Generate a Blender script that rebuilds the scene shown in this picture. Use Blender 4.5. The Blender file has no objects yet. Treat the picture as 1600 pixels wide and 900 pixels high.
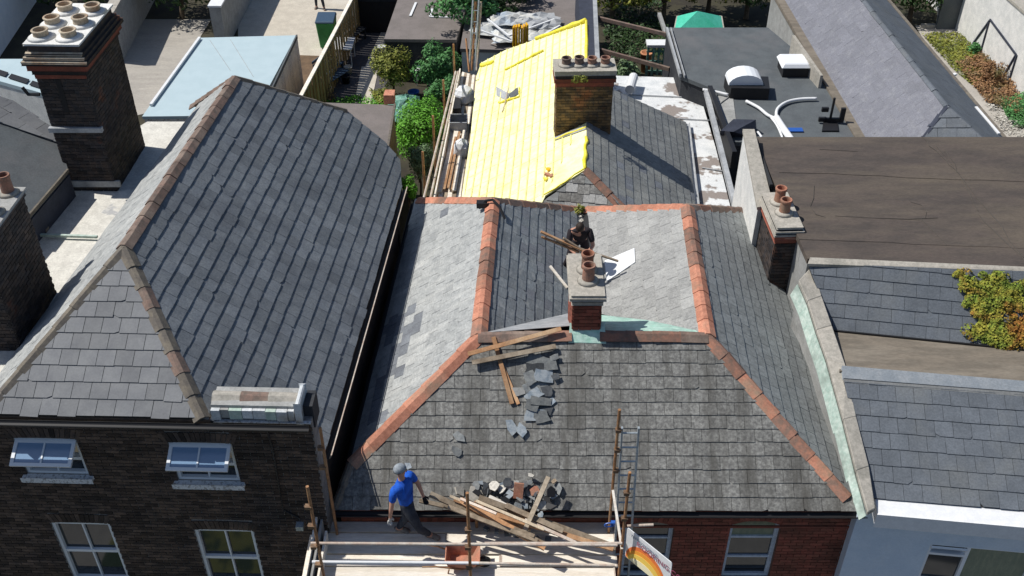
import bpy, bmesh, math, random
from mathutils import Vector, Matrix
RN = random.Random(11)
rad = math.radians
scene = bpy.context.scene
COL = scene.collection
# ---------------------------------------------------------------- camera
CAM = Vector((0, 0, 19.5)); PITCH = rad(37.9); FPX = 1620.0
cd = bpy.data.cameras.new('camera'); cam = bpy.data.objects.new('camera', cd); COL.objects.link(cam)
cam.location = CAM; cam.rotation_euler = (math.pi/2 - PITCH, 0, 0)
cd.sensor_width = 36; cd.lens = 36*FPX/1600; cd.clip_start = .1; cd.clip_end = 3000
scene.camera = cam
# ---------------------------------------------------------------- light
SUN = Vector((-.558, .125, .820)).normalized()          # towards the sun: left, a little behind the houses
w = bpy.data.worlds.new('World'); scene.world = w; w.use_nodes = True
nt = w.node_tree; bg = nt.nodes['Background']
sky = nt.nodes.new('ShaderNodeTexSky'); sky.sky_type = 'NISHITA'; sky.sun_disc = False
sky.ozone_density = 3.0; sky.sun_elevation = math.asin(SUN.z); sky.sun_rotation = math.atan2(SUN.x, SUN.y)
nt.links.new(sky.outputs[0], bg.inputs[0]); bg.inputs[1].default_value = .082
sl = bpy.data.lights.new('sun', 'SUN'); sl.energy = 4.6; sl.angle = rad(.5); sl.color = (1, .965, .90)
so = bpy.data.objects.new('sun', sl); COL.objects.link(so); so.rotation_euler = (-SUN).to_track_quat('-Z', 'Y').to_euler()
scene.view_settings.view_transform = 'Standard'; scene.view_settings.look = 'None'
scene.view_settings.exposure = .0; scene.view_settings.gamma = 1

# ---------------------------------------------------------------- measuring: a sight line meets a plane of the place
def ray(px, py):
    a = (px-800)/FPX; b = (450-py)/FPX
    s, c = math.sin(PITCH), math.cos(PITCH)
    return Vector((a, c + b*s, -s + b*c))
def P(px, py, z):
    d = ray(px, py); return CAM + d*((z-CAM.z)/d.z)
def PY(px, py, y):
    d = ray(px, py); return CAM + d*(y/d.y)
def plane(a, b, c):
    n = (b-a).cross(c-a).normalized()
    if n.z < 0: n = -n
    return (a.copy(), n)
def PP(px, py, pl):
    d = ray(px, py); return CAM + d*((pl[0]-CAM).dot(pl[1])/d.dot(pl[1]))
def V(*a): return Vector(a)
Z = V(0, 0, 1)

# ---------------------------------------------------------------- materials
MATS = {}
def mat(name, c1, c2=None, c3=None, s=6, s2=.7, stretch2=None, rough=.85, bump=.3, var=.12, thr=(.4, .6), thr2=(.5, .7), metal=0, spec=.3, stretch=None, bs=60, fine=.15):
    """colour c1 broken by c2 (patches of scale s) and c3 (large stains of scale s2), a little different from piece to piece"""
    m = bpy.data.materials.new(name); m.use_nodes = True; MATS[name] = m
    t = m.node_tree; N = t.nodes; L = t.links; b = N['Principled BSDF']
    geo = N.new('ShaderNodeNewGeometry'); oi = N.new('ShaderNodeObjectInfo')
    pos = geo.outputs['Position']
    if stretch:
        mp = N.new('ShaderNodeMapping'); mp.inputs['Scale'].default_value = stretch
        L.new(pos, mp.inputs[0]); pos = mp.outputs[0]
    def noise(sc, det=5, st=None):
        n = N.new('ShaderNodeTexNoise'); n.inputs['Scale'].default_value = sc; n.inputs['Detail'].default_value = det
        n.inputs['Roughness'].default_value = .65
        p_ = pos
        if st:
            mq = N.new('ShaderNodeMapping'); mq.inputs['Scale'].default_value = st; L.new(geo.outputs['Position'], mq.inputs[0]); p_ = mq.outputs[0]
        L.new(p_, n.inputs['Vector']); return n.outputs['Fac']
    def mr(v, a, b_, lo=0, hi=1):
        r = N.new('ShaderNodeMapRange'); r.inputs[1].default_value = a; r.inputs[2].default_value = b_
        r.inputs[3].default_value = lo; r.inputs[4].default_value = hi; L.new(v, r.inputs[0]); return r.outputs[0]
    def mix(f, a, b_):
        x = N.new('ShaderNodeMix'); x.data_type = 'RGBA'; L.new(f, x.inputs[0])
        for i, q in ((6, a), (7, b_)):
            if isinstance(q, tuple): x.inputs[i].default_value = (*q, 1)
            else: L.new(q, x.inputs[i])
        return x.outputs[2]
    col = c1
    if c2: col = mix(mr(noise(s), *thr), col, c2)
    if c3: col = mix(mr(noise(s2, 4, stretch2), *thr2), col, c3)
    add = N.new('ShaderNodeMath'); add.operation = 'ADD'
    L.new(oi.outputs['Random'], add.inputs[0]); L.new(geo.outputs['Random Per Island'], add.inputs[1])
    fr = N.new('ShaderNodeMath'); fr.operation = 'FRACT'; L.new(add.outputs[0], fr.inputs[0])
    k = mr(fr.outputs[0], 0, 1, 1-var, 1+var)
    if fine:
        kf = mr(noise(bs*.5, 3), .3, .7, 1-fine, 1+fine)
        mm = N.new('ShaderNodeMath'); mm.operation = 'MULTIPLY'; L.new(k, mm.inputs[0]); L.new(kf, mm.inputs[1]); k = mm.outputs[0]
    mul = N.new('ShaderNodeVectorMath'); mul.operation = 'SCALE'
    if isinstance(col, tuple): mul.inputs[0].default_value = col
    else: L.new(col, mul.inputs[0])
    L.new(k, mul.inputs['Scale']); L.new(mul.outputs[0], b.inputs['Base Color'])
    b.inputs['Roughness'].default_value = rough; b.inputs['Metallic'].default_value = metal
    b.inputs['Specular IOR Level'].default_value = spec
    if bump:
        bp = N.new('ShaderNodeBump'); bp.inputs['Strength'].default_value = bump; bp.inputs['Distance'].default_value = .012
        L.new(noise(bs, 4), bp.inputs['Height']); L.new(bp.outputs[0], b.inputs['Normal'])
    return m

SL = dict(bump=.5, fine=.2, rough=.6)
m_sl_front = mat('weathered slate with pale lichen', (.130,.128,.122), (.27,.268,.25), (.095,.091,.082), s=17, s2=1.1, var=.13, thr=(.40,.66), thr2=(.44,.66), stretch2=(3.2,.45,.45), **SL)
m_sl_pale = mat('pale slate with sun glare in its colour', (.355,.365,.36), (.28,.29,.29), (.44,.445,.43), s=7, s2=1.4, var=.06, stretch=(1,.5,1), thr=(.45,.62), stretch2=(.5,3.0,.5), **SL)  # sunlit slopes: brightness of the sun glare put into the slate colour
m_sl_patch = mat('newer blue grey replacement slate', (.19,.205,.225), (.15,.16,.18), s=5, var=.10, **SL)
m_sl_inner = mat('blue grey slate with scratches', (.17,.19,.205), (.25,.265,.27), (.13,.14,.15), s=9, s2=1.6, var=.14, stretch=(1,.4,1), thr=(.5,.66), **SL)
m_sl_rough = mat('lichen crusted pale slate', (.31,.31,.30), (.23,.23,.225), (.36,.36,.345), s=14, s2=1.2, var=.10, thr=(.45,.68), **SL)
m_sl_right = mat('grey green slate', (.25,.265,.265), (.17,.18,.18), (.20,.215,.22), s=15, s2=1.5, var=.12, thr=(.4,.62), **SL)
m_sl_left = mat('dark blue grey slate', (.135,.15,.168), (.17,.185,.20), (.11,.12,.135), s=4, s2=.8, var=.15, **SL)
m_sl_lefthip = mat('plain grey slate', (.185,.190,.197), (.155,.16,.17), s=3, var=.10, bump=.25, fine=.08, rough=.7)
m_sl_rh = mat('fibre slate in blue grey', (.125,.14,.16), (.105,.118,.135), (.14,.15,.158), s=3, s2=.9, var=.09, **SL)
m_sl_ext = mat('brownish grey slate', (.22,.23,.225), (.17,.175,.175), (.26,.265,.25), s=8, s2=1.1, var=.10, **SL)
m_sl_long = mat('smooth violet grey slate', (.175,.178,.205), (.225,.228,.25), (.155,.158,.18), s=5, s2=.6, var=.06, thr=(.5,.7), **SL)
m_under = mat('dark roofing felt under the slates', (.03,.031,.033), var=0, fine=0)
m_terra = mat('terracotta', (.52,.23,.15), (.40,.17,.11), (.30,.20,.14), s=9, s2=1.8, var=.18, thr2=(.5,.7))
m_terra_d = mat('sooty terracotta', (.30,.155,.11), (.20,.13,.10), (.42,.18,.11), s=8, s2=1.5, var=.2, thr2=(.55,.7))
m_ridge_br = mat('brown clay ridge', (.21,.14,.112), (.14,.108,.09), (.27,.21,.17), s=7, s2=1.5, var=.18)
m_ridge_dk = mat('dark grey brown ridge', (.13,.115,.10), (.19,.165,.13), s=6, var=.15)
m_brick_dk = mat('dark brown brick', (.062,.046,.038), (.105,.072,.053), (.036,.030,.028), s=7, s2=.9, var=.5, rough=.9)
m_mort_dk = mat('grey mortar', (.30,.28,.26), (.20,.185,.175), s=12, var=0)
m_brick_red = mat('red brick', (.26,.075,.05), (.20,.07,.045), (.15,.06,.04), s=8, s2=1.2, var=.28, rough=.9)
m_mort_red = mat('red brown mortar', (.19,.10,.075), (.14,.08,.06), s=9, var=0)
m_brick_soot = mat('sooty chimney brick', (.032,.030,.032), (.06,.045,.038), (.13,.05,.028), s=7, s2=1.3, var=.4, thr2=(.62,.72))
m_mort_pale = mat('pale chimney mortar', (.24,.235,.23), (.10,.10,.10), s=6, var=0)
m_brick_old = mat('old yellow brown brick', (.22,.135,.06), (.10,.075,.05), (.34,.14,.06), s=6, s2=1.4, var=.4, thr2=(.55,.68))
m_mort_old = mat('dark mossy mortar', (.06,.055,.045), (.10,.09,.06), s=9, var=0)
m_conc = mat('weathered concrete', (.42,.39,.34), (.33,.31,.27), (.24,.23,.20), s=9, s2=1.6, var=.04, thr2=(.55,.75))
m_conc_w = mat('white washed render', (.74,.73,.70), (.62,.62,.60), s=3, var=.02)
m_potw = mat('dirty cream clay', (.52,.44,.33), (.38,.31,.23), (.36,.22,.13), s=7, s2=2.5, var=.12)
m_conc_g = mat('grey cement render', (.36,.36,.35), (.29,.29,.28), (.24,.24,.23), s=4, s2=.6, var=.03)
m_grass2 = mat('lawn and shrubs across the front', (.03,.05,.02), (.16,.17,.05), (.25,.23,.10), s=.7, s2=.35, var=0, thr=(.45,.5), thr2=(.52,.56))
m_copper = mat('pale green verdigris', (.36,.47,.41), (.50,.58,.52), (.27,.33,.29), s=9, s2=1.6, var=.08, bump=.5, bs=25, rough=.6)
m_copper2 = mat('fresh mint verdigris', (.36,.60,.50), (.50,.68,.60), (.28,.42,.37), s=8, s2=1.6, var=.05, bump=.5, bs=25, rough=.6)
m_lead = mat('grey lead sheet', (.33,.345,.36), (.42,.43,.44), (.25,.26,.27), s=5, s2=1.2, var=.06, rough=.5)
m_leadw = mat('oxidised white lead', (.66,.68,.69), (.50,.53,.55), (.40,.36,.31), s=4, s2=1.1, var=.1, rough=.6, thr2=(.56,.68))
m_felt = mat('brown mineral felt', (.092,.074,.064), (.068,.057,.051), (.115,.094,.074), s=2.2, s2=.6, var=.03, bump=.6, bs=40, stretch=(.6,1.6,1), stretch2=(.35,1.6,1), thr2=(.45,.62))
m_felt_b = mat('brown gutter felt', (.20,.17,.135), (.15,.13,.105), (.24,.21,.17), s=4, s2=1.2, var=.03, stretch=(.4,1.5,1))
m_felt_g = mat('dark grey flat roof felt', (.108,.121,.129), (.088,.098,.106), (.13,.133,.138), s=2.5, s2=.6, var=.02)
m_felt_br2 = mat('dusty brown felt', (.20,.175,.165), (.17,.15,.14), s=2, var=.02)
m_felt_w = mat('sun bleached white roof coating', (.66,.64,.58), (.56,.54,.49), (.40,.40,.40), s=5, s2=1.3, var=.02, thr2=(.60,.66))
m_coat = mat('white lead coating with brown patch', (.70,.71,.71), (.58,.60,.61), (.27,.235,.215), s=3, s2=.75, var=.02, thr2=(.55,.58))
m_pblue = mat('pale blue roof sheet', (.43,.535,.575), (.405,.51,.55), s=2, var=.0, bump=.05, fine=.02)
m_pwhite = mat('white paint', (.76,.77,.78), (.70,.71,.72), s=8, var=.03, bump=.1, fine=.04, rough=.5)
m_pdirty = mat('flaking white paint', (.66,.67,.68), (.30,.29,.28), s=22, var=.03, thr=(.52,.62))
m_render_b = mat('white render with shade blue in its colour', (.60,.68,.77), (.54,.63,.73), (.64,.70,.77), s=3, s2=.8, var=.0, fine=.05, bump=.2)  # white wall in shade: the blue of the shade is mixed into the paint
m_upvc = mat('white window plastic', (.78,.80,.82), var=.0, bump=0, fine=0, rough=.35)
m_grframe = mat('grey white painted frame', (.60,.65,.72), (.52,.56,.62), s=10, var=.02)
m_wood_l = mat('bleached scaffold board', (.82,.76,.67), (.70,.62,.51), (.87,.83,.76), s=4, s2=1.5, var=.10, stretch=(.25,3,1), thr2=(.5,.7))
m_wood_lY = mat('bleached wood', (.66,.55,.40), (.52,.42,.30), s=4, var=.15, stretch=(2,.3,1))
m_wood = mat('orange brown batten wood', (.45,.25,.13), (.34,.18,.09), (.52,.36,.22), s=8, s2=1.5, var=.3)
m_wood_o = mat('old grey brown timber', (.30,.235,.17), (.20,.155,.11), (.40,.34,.26), s=8, s2=1.5, var=.3)
m_fence = mat('yellow brown fence board', (.40,.27,.11), (.30,.20,.08), (.45,.33,.16), s=4, s2=1.2, var=.22, stretch=(1,1,.3))
m_rust = mat('rusty scaffold tube', (.42,.215,.10), (.28,.15,.08), (.50,.31,.17), s=9, s2=2, var=.12, rough=.6, metal=.2)
m_galv = mat('dusty pale galvanised tube', (.58,.52,.45), (.48,.37,.30), s=5, var=.05, rough=.5, metal=.1)
m_coupler = mat('brown steel coupler', (.16,.11,.075), (.24,.15,.09), s=20, var=.2, metal=.3, rough=.6)
m_alu = mat('dull aluminium', (.45,.50,.52), (.36,.40,.43), s=12, var=.03, metal=.4, rough=.45)
m_black = mat('black plastic', (.018,.018,.02), var=.1, fine=0, bump=0, rough=.5)
m_dark = mat('dark painted wood', (.030,.033,.040), (.045,.047,.052), s=4, var=.1)
m_navy = mat('dark navy tone', (.045,.052,.075), (.035,.04,.058), s=3, var=.03)
m_membrane = mat('pale yellow roof membrane', (.91,.875,.44), (.935,.915,.56), (.87,.81,.32), s=5, s2=1.3, var=.03, bump=.9, bs=7, fine=.03, rough=.55, thr2=(.5,.75))
m_memb_y = mat('bright yellow membrane fold', (.84,.72,.03), (.88,.78,.12), s=8, var=.05, bump=.3, rough=.5)
m_memb_d = mat('yellow membrane over batten', (.74,.70,.26), (.79,.75,.34), s=6, var=.06, rough=.55)
m_orange = mat('amber plastic', (.85,.50,.02), (.75,.40,.015), s=6, var=.2, rough=.4)
m_tarp = mat('dusty white tarpaulin', (.60,.59,.54), (.45,.46,.46), (.35,.43,.52), s=5, s2=1.2, var=.15, bump=.5, bs=18)
m_seam = mat('dark bitumen seam', (.085,.075,.065), var=0)
m_leadd = mat('dull blue grey lead', (.20,.225,.25), (.25,.27,.29), s=4, s2=1, var=.05, rough=.6)
m_asph = mat('asphalt', (.055,.055,.057), (.045,.045,.047), s=6, var=0)
m_pave = mat('concrete paving', (.30,.29,.27), (.25,.24,.225), s=3, var=.05)
m_yard = mat('pale yard concrete', (.55,.50,.42), (.48,.435,.365), (.60,.56,.49), s=2.5, s2=.4, var=.01)
m_yard2 = mat('grey brown yard slab', (.40,.37,.325), (.34,.315,.28), (.44,.41,.365), s=2, s2=.5, var=.02, stretch=(.4,1.3,1))
m_yard3 = mat('brown yard ground', (.17,.11,.065), (.12,.08,.05), s=3, var=0)
m_patio = mat('dark patio paving', (.10,.095,.10), (.075,.07,.075), s=3, var=.08)
m_soil = mat('dark garden soil', (.035,.030,.022), (.055,.050,.030), (.03,.035,.018), s=1.5, s2=.4, var=0)
m_blueb = mat('blue plastic', (.03,.11,.42), var=.1, bump=0, fine=0, rough=.4)
m_greenb = mat('green bin plastic', (.035,.20,.06), (.05,.26,.08), s=4, var=.02, rough=.45)
m_lidb = mat('dark blue grey bin lid', (.045,.08,.13), var=.02, rough=.45)
m_teal = mat('teal green sheeting', (.06,.50,.33), (.10,.58,.42), s=2, var=.03, rough=.5)
m_tarpg = mat('crumpled green sheeting', (.10,.26,.20), (.24,.42,.35), s=6, var=.1, bump=.6, bs=15)
m_plantpot = mat('clay plant pot', (.50,.23,.12), var=.1)
m_skin = mat('skin', (.50,.27,.19), var=0, fine=.03, bump=0, rough=.6)
m_hair = mat('dark hair', (.030,.020,.015), var=0, rough=.7)
m_tblue = mat('bright blue cotton', (.015,.12,.60), (.010,.075,.42), s=9, var=0, rough=.85, bump=.9, bs=12)
m_trous = mat('dark navy work trousers', (.022,.026,.040), (.045,.05,.065), s=10, var=0, bump=.9, bs=14)
m_cap = mat('grey cap cloth', (.30,.33,.36), (.22,.25,.28), s=20, var=0)
m_tblk = mat('black cotton', (.018,.016,.020), (.03,.022,.026), s=12, var=0, bs=25)
m_gloveg = mat('pale grey glove', (.50,.49,.47), (.40,.39,.38), s=20, var=0)
m_gloved = mat('black glove', (.015,.015,.017), var=0)
m_boot = mat('brown grey work boot', (.15,.12,.10), (.25,.22,.19), s=20, var=0)
m_shard = mat('broken slate', (.16,.17,.175), (.24,.25,.245), (.11,.115,.12), s=9, s2=2, var=.4, bump=.5)
m_shardl = mat('blueish slate with pale edge', (.20,.24,.28), (.33,.36,.38), s=9, var=.2)
m_rubble = mat('pale mortar rubble', (.55,.52,.46), (.42,.40,.36), s=20, var=.2)
m_ivy = mat('ivy leaf yellow green', (.15,.21,.03), (.27,.25,.035), (.32,.14,.03), s=5, s2=1.6, var=.45, thr2=(.5,.62), bump=0)
def leafmat(name, c1, c2, c3=None, **k):
    m = mat(name, c1, c2, c3, s=4, s2=1.2, var=.4, bump=0, fine=0, rough=.6, **k); return m
m_lf_bright = leafmat('bright green leaves', (.10,.30,.02), (.14,.38,.03), (.07,.20,.02))
m_lf_grey = leafmat('grey green leaves', (.12,.20,.09), (.18,.26,.13))
m_lf_mid = leafmat('mid green leaves', (.06,.19,.05), (.10,.26,.08), (.04,.12,.04))
m_lf_olive = leafmat('yellow olive leaves', (.16,.19,.03), (.24,.24,.04), (.10,.12,.02))
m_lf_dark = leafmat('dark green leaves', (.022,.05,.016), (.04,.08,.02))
m_lf_red = leafmat('reddish dry leaves', (.22,.11,.05), (.30,.17,.08), (.12,.14,.05))
m_bark = mat('bark', (.12,.09,.06), (.08,.06,.04), s=10, var=0)
def glass(name, c=(.02,.025,.03), rough=.06):
    m = bpy.data.materials.new(name); m.use_nodes = True; b = m.node_tree.nodes['Principled BSDF']
    b.inputs['Base Color'].default_value = (*c, 1); b.inputs['Roughness'].default_value = rough
    b.inputs['Specular IOR Level'].default_value = .8; return m
m_glass = glass('window glass'); m_glass_b = glass('glass with sky reflection in its colour', (.20,.31,.46), .15)  # second glass: reflected sky painted in as a blue base colour
m_curtain = mat('drawn green grey blind', (.22,.24,.17), (.28,.29,.20), s=3, var=0, stretch=(4,1,1))
m_dome = glass('white translucent dome plastic', (.82,.84,.86), .25)
# ---------------------------------------------------------------- building helpers
WM = {}
def wm(o): return WM[o.name] if o is not None else Matrix.Identity(4)
def put(o, parent, M):
    COL.objects.link(o)
    if parent is not None:
        o.parent = parent; o.matrix_parent_inverse = wm(parent).inverted()
    o.matrix_basis = M; WM[o.name] = M.copy(); return o
def tag(o, label=None, cat=None, group=None, kind=None):
    if label: o['label'] = label
    if cat: o['category'] = cat
    if group: o['group'] = group
    if kind: o['kind'] = kind
    return o
def thing(name, label, cat, loc, group=None, rz=0):
    o = bpy.data.objects.new(name, None); o.empty_display_size = .3
    put(o, None, Matrix.Translation(loc) @ Matrix.Rotation(rz, 4, 'Z')); return tag(o, label, cat, group)
class MB:
    def __init__(s): s.v = []; s.f = []; s.m = []
    def add(s, vs, fs, mi=0):
        n = len(s.v); s.v += [Vector(v) for v in vs]; s.f += [tuple(i+n for i in f) for f in fs]; s.m += [mi]*len(fs); return s
    def hexa(s, p, mi=0):   # 4 bottom, 4 top (same order)
        return s.add(p, [(3,2,1,0),(4,5,6,7),(0,1,5,4),(1,2,6,5),(2,3,7,6),(3,0,4,7)], mi)
    def box(s, c, sz, R=None, mi=0):
        x, y, z = sz[0]/2, sz[1]/2, sz[2]/2
        q = [V(-x,-y,-z),V(x,-y,-z),V(x,y,-z),V(-x,y,-z),V(-x,-y,z),V(x,-y,z),V(x,y,z),V(-x,y,z)]
        if R is not None: q = [R @ a for a in q]
        return s.hexa([a + Vector(c) for a in q], mi)
    def bar(s, a, b, w, h, up=Z, mi=0):     # rectangular bar from a to b
        d = (b-a).normalized(); sx = d.cross(up)
        if sx.length < 1e-3: sx = d.cross(V(1,0,0))
        sx.normalize(); uy = sx.cross(d)
        o = [sx*w/2+uy*h/2, -sx*w/2+uy*h/2, -sx*w/2-uy*h/2, sx*w/2-uy*h/2]
        return s.hexa([a+q for q in o]+[b+q for q in o], mi)
    def prism(s, poly, vec, mi=0):
        n = len(poly); vs = [p.copy() for p in poly]+[p+vec for p in poly]
        return s.add(vs, [tuple(range(n)), tuple(range(2*n-1, n-1, -1))]+[(i,(i+1)%n,(i+1)%n+n,i+n) for i in range(n)], mi)
    def tube(s, a, b, r0, r1=None, n=8, mi=0):
        r1 = r0 if r1 is None else r1
        d = (b-a).normalized(); x = d.orthogonal().normalized(); y = d.cross(x)
        vs = []
        for p, r in ((a, r0), (b, r1)):
            vs += [p + x*math.cos(2*math.pi*i/n)*r + y*math.sin(2*math.pi*i/n)*r for i in range(n)]
        return s.add(vs, [(i,(i+1)%n,(i+1)%n+n,i+n) for i in range(n)]+[tuple(range(n-1,-1,-1)), tuple(range(n,2*n))], mi)
    def path(s, pts, r, n=6, mi=0):
        rings = []
        for i, p in enumerate(pts):
            d = (pts[min(i+1,len(pts)-1)]-pts[max(i-1,0)]).normalized()
            x = d.cross(Z); x = x.normalized() if x.length > .05 else V(1,0,0); y = x.cross(d)
            rr = r[i] if isinstance(r, (list, tuple)) else r
            rings.append([p + x*math.cos(2*math.pi*k/n)*rr + y*math.sin(2*math.pi*k/n)*rr for k in range(n)])
        vs = [v for q in rings for v in q]; fs = []
        for i in range(len(pts)-1):
            fs += [(i*n+k, i*n+(k+1)%n, (i+1)*n+(k+1)%n, (i+1)*n+k) for k in range(n)]
        fs += [tuple(range(n-1,-1,-1)), tuple((len(pts)-1)*n+k for k in range(n))]
        return s.add(vs, fs, mi)
    def lathe(s, c, prof, n=16, mi=0, ax=Z):
        x = ax.orthogonal().normalized(); y = ax.cross(x); vs = []
        for r, h in prof: vs += [c+ax*h+(x*math.cos(2*math.pi*i/n)+y*math.sin(2*math.pi*i/n))*r for i in range(n)]
        fs = []
        for j in range(len(prof)-1): fs += [(j*n+i, j*n+(i+1)%n, (j+1)*n+(i+1)%n, (j+1)*n+i) for i in range(n)]
        fs.append(tuple(range(n-1,-1,-1)));  fs.append(tuple((len(prof)-1)*n+i for i in range(n)))
        return s.add(vs, fs, mi)
    def build(s, name, mats, parent=None, smooth=False, label=None, cat=None, group=None, kind=None, bevel=0):
        if not isinstance(mats, (list, tuple)): mats = [mats]
        c = Vector((0,0,0))
        if s.v:
            xs = [v.x for v in s.v]; ys = [v.y for v in s.v]; zs = [v.z for v in s.v]
            c = V((min(xs)+max(xs))/2, (min(ys)+max(ys))/2, min(zs))
        me = bpy.data.meshes.new(name); me.from_pydata([v-c for v in s.v], [], s.f)
        for m in mats: me.materials.append(m)
        me.polygons.foreach_set('material_index', s.m)
        bm = bmesh.new(); bm.from_mesh(me)
        if bevel: bmesh.ops.bevel(bm, geom=bm.edges[:], offset=bevel, segments=1, affect='EDGES')
        if len(bm.faces) < 60000: bmesh.ops.recalc_face_normals(bm, faces=bm.faces[:])
        bm.to_mesh(me); bm.free()
        if smooth: me.polygons.foreach_set('use_smooth', [True]*len(me.polygons))
        o = bpy.data.objects.new(name, me); put(o, parent, Matrix.Translation(c))
        return tag(o, label, cat, group, kind)

class Pieces:
    """alike small pieces: the nearest ones each an object of its own, the rest joined as one part"""
    def __init__(s, parent, name, restname, limit=300): s.p = parent; s.n = name; s.rn = restname; s.l = limit; s.q = []
    def add(s, key, vs, fs, M, mt): s.q.append((key, vs, fs, M, mt))
    def finish(s):
        s.q.sort(key=lambda t: (t[3].translation-CAM).length)
        cache = {}
        for key, vs, fs, M, mt in s.q[:s.l]:
            k = (key, mt.name)
            if key is None or k not in cache:
                me = bpy.data.meshes.new(s.n); me.from_pydata(vs, [], fs); me.materials.append(mt)
                if key is not None: cache[k] = me
            else: me = cache[k]
            put(bpy.data.objects.new(s.n, me), s.p, M)
        rest = s.q[s.l:]
        if rest:
            ms = []; mb = MB()
            for key, vs, fs, M, mt in rest:
                if mt not in ms: ms.append(mt)
                mb.add([M @ Vector(v) for v in vs], fs, ms.index(mt))
            o = mb.build(s.rn, ms, s.p, kind='stuff')
def frame(o, u, v, n):
    return Matrix(((u.x,v.x,n.x,o.x),(u.y,v.y,n.y,o.y),(u.z,v.z,n.z,o.z),(0,0,0,1)))
def clip(poly, conv):   # Sutherland-Hodgman, conv counter-clockwise
    out = poly
    for i in range(len(conv)):
        a, b = conv[i], conv[(i+1) % len(conv)]; inp = out; out = []
        if not inp: return []
        ex, ey = b[0]-a[0], b[1]-a[1]
        def side(p): return ex*(p[1]-a[1])-ey*(p[0]-a[0])
        for j in range(len(inp)):
            p, q = inp[j], inp[(j+1) % len(inp)]; sp, sq = side(p), side(q)
            if sp >= 0: out.append(p)
            if (sp >= 0) != (sq >= 0):
                t = sp/(sp-sq); out.append((p[0]+(q[0]-p[0])*t, p[1]+(q[1]-p[1])*t))
    return out
def area(p): return .5*sum(p[i][0]*p[(i+1)%len(p)][1]-p[(i+1)%len(p)][0]*p[i][1] for i in range(len(p)))
def polyframe(poly, udir):
    n = (poly[1]-poly[0]).cross(poly[2]-poly[0]).normalized()
    if (n.z < 0 and abs(n.z) > .35) or (abs(n.z) <= .35 and n.y > 0): n = -n
    u = (udir - n*udir.dot(n)).normalized(); v = n.cross(u)
    if v.z < 0: u = -u; v = n.cross(u)
    return u, v, n
def slates(PC, poly, udir, exp, wid, pick, th=.013, gap=.007, jit=.004):
    u, v, n = polyframe(poly, udir); o = poly[0]
    q = [((p-o).dot(u), (p-o).dot(v)) for p in poly]
    if area(q) < 0: q = q[::-1]
    vs = [a[1] for a in q]; us = [a[0] for a in q]
    L = exp+.05; h0 = .018+th; h1 = .006+th*.3
    k = 0; v0 = min(vs)
    while v0 < max(vs)-.02:
        off = (k % 2)*wid/2 + RN.uniform(-.01, .01); u0 = math.floor(min(us)/wid)*wid - wid + off
        while u0 < max(us):
            w_ = wid-gap; rect = [(u0, v0), (u0+w_, v0), (u0+w_, v0+L), (u0, v0+L)]
            c = clip(rect, q)
            if len(c) >= 3:
                a = abs(area(c))
                if a > .0015:
                    full = a > .999*w_*L
                    cu, cv = u0+w_/2, v0+L/2
                    mt = pick(o+u*cu+v*cv, k)
                    if mt is not None:
                        if full: loc = [(-w_/2,-L/2),(w_/2,-L/2),(w_/2,L/2),(-w_/2,L/2)]; key = ('s', round(w_,4), round(L,4))
                        else: loc = [(x-cu, y-cv) for x, y in c]; key = None
                        rnd = RN.random(); slip = 0
                        if full and rnd < .07:      # broken corner
                            q1 = RN.uniform(.03,.09); q2 = RN.uniform(.02,.06)
                            loc = [(-w_/2+q1,-L/2),(w_/2,-L/2),(w_/2,L/2),(-w_/2,L/2),(-w_/2,-L/2+q2)] if rnd < .035 else [(-w_/2,-L/2),(w_/2-q1,-L/2),(w_/2,-L/2+q2),(w_/2,L/2),(-w_/2,L/2)]; key = None
                        elif rnd > .975: slip = RN.uniform(.01,.035)
                        m = len(loc)
                        def hh(y): return h0+(h1-h0)*(y+L/2)/L
                        tv = [(x, y, hh(y)) for x, y in loc]; bv = [(x, y, hh(y)-th) for x, y in loc]
                        fs = [tuple(range(m)), tuple(range(2*m-1, m-1, -1))]+[(i+m, (i+1)%m+m, (i+1)%m, i) for i in range(m)]
                        R = Matrix.Rotation(RN.gauss(0, jit), 4, 'Z') @ Matrix.Rotation(RN.gauss(0, jit*1.5), 4, 'X')
                        M = frame(o+u*cu+v*cv+n*RN.uniform(0, .003)+v*(RN.gauss(0, jit)-slip), u, v, n) @ R @ Matrix.Rotation((RN.gauss(0,.03) if slip else 0), 4, 'Z')
                        PC.add(key, tv+bv, fs, M, mt)
            u0 += wid
        v0 += exp; k += 1
def underlay(mb, poly, th=.05, mi=0):
    u, v, n = polyframe(poly, V(1,.001,0)); mb.prism(poly, -n*th, mi)
def ridge(PC, p0, p1, pick, L=.42, hw=.145, drop=.085, lift=.045, th=.022, side=None):
    d = (p1-p0); n = max(1, round(d.length/L)); d.normalize(); s = d.cross(Z).normalized(); up = s.cross(d)
    st = (p1-p0).length/n
    for i in range(n):
        k = 1.0; a = p0+d*(st*i-.012) ; ln = st+.012
        vs = []
        for x, e in ((0, 1.035), (ln, .98)):
            for (sx, z_) in ((-hw, -drop), (-hw*.25, 0), (hw*.25, 0), (hw, -drop), (hw*.9, -drop-th), (0, -th*1.4), (-hw*.9, -drop-th)):
                vs.append((x, sx*e, z_*e+(e-1)*.25))
        m = 7
        fs = [tuple(range(m)), tuple(range(2*m-1, m-1, -1))]+[(j, (j+1)%m, (j+1)%m+m, j+m) for j in range(m)]
        M = frame(a+up*(lift+RN.uniform(-.004,.004))+Z*0, d, s, up) @ Matrix.Rotation(RN.gauss(0,.012), 4, 'Z')
        M = M @ Matrix.Translation((ln/2,0,0)); vs = [(x-ln/2, y, z) for x, y, z in vs]
        PC.add(('r', round(st,3), hw), vs, [f[::-1] for f in fs], M, pick(i, n))
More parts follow.
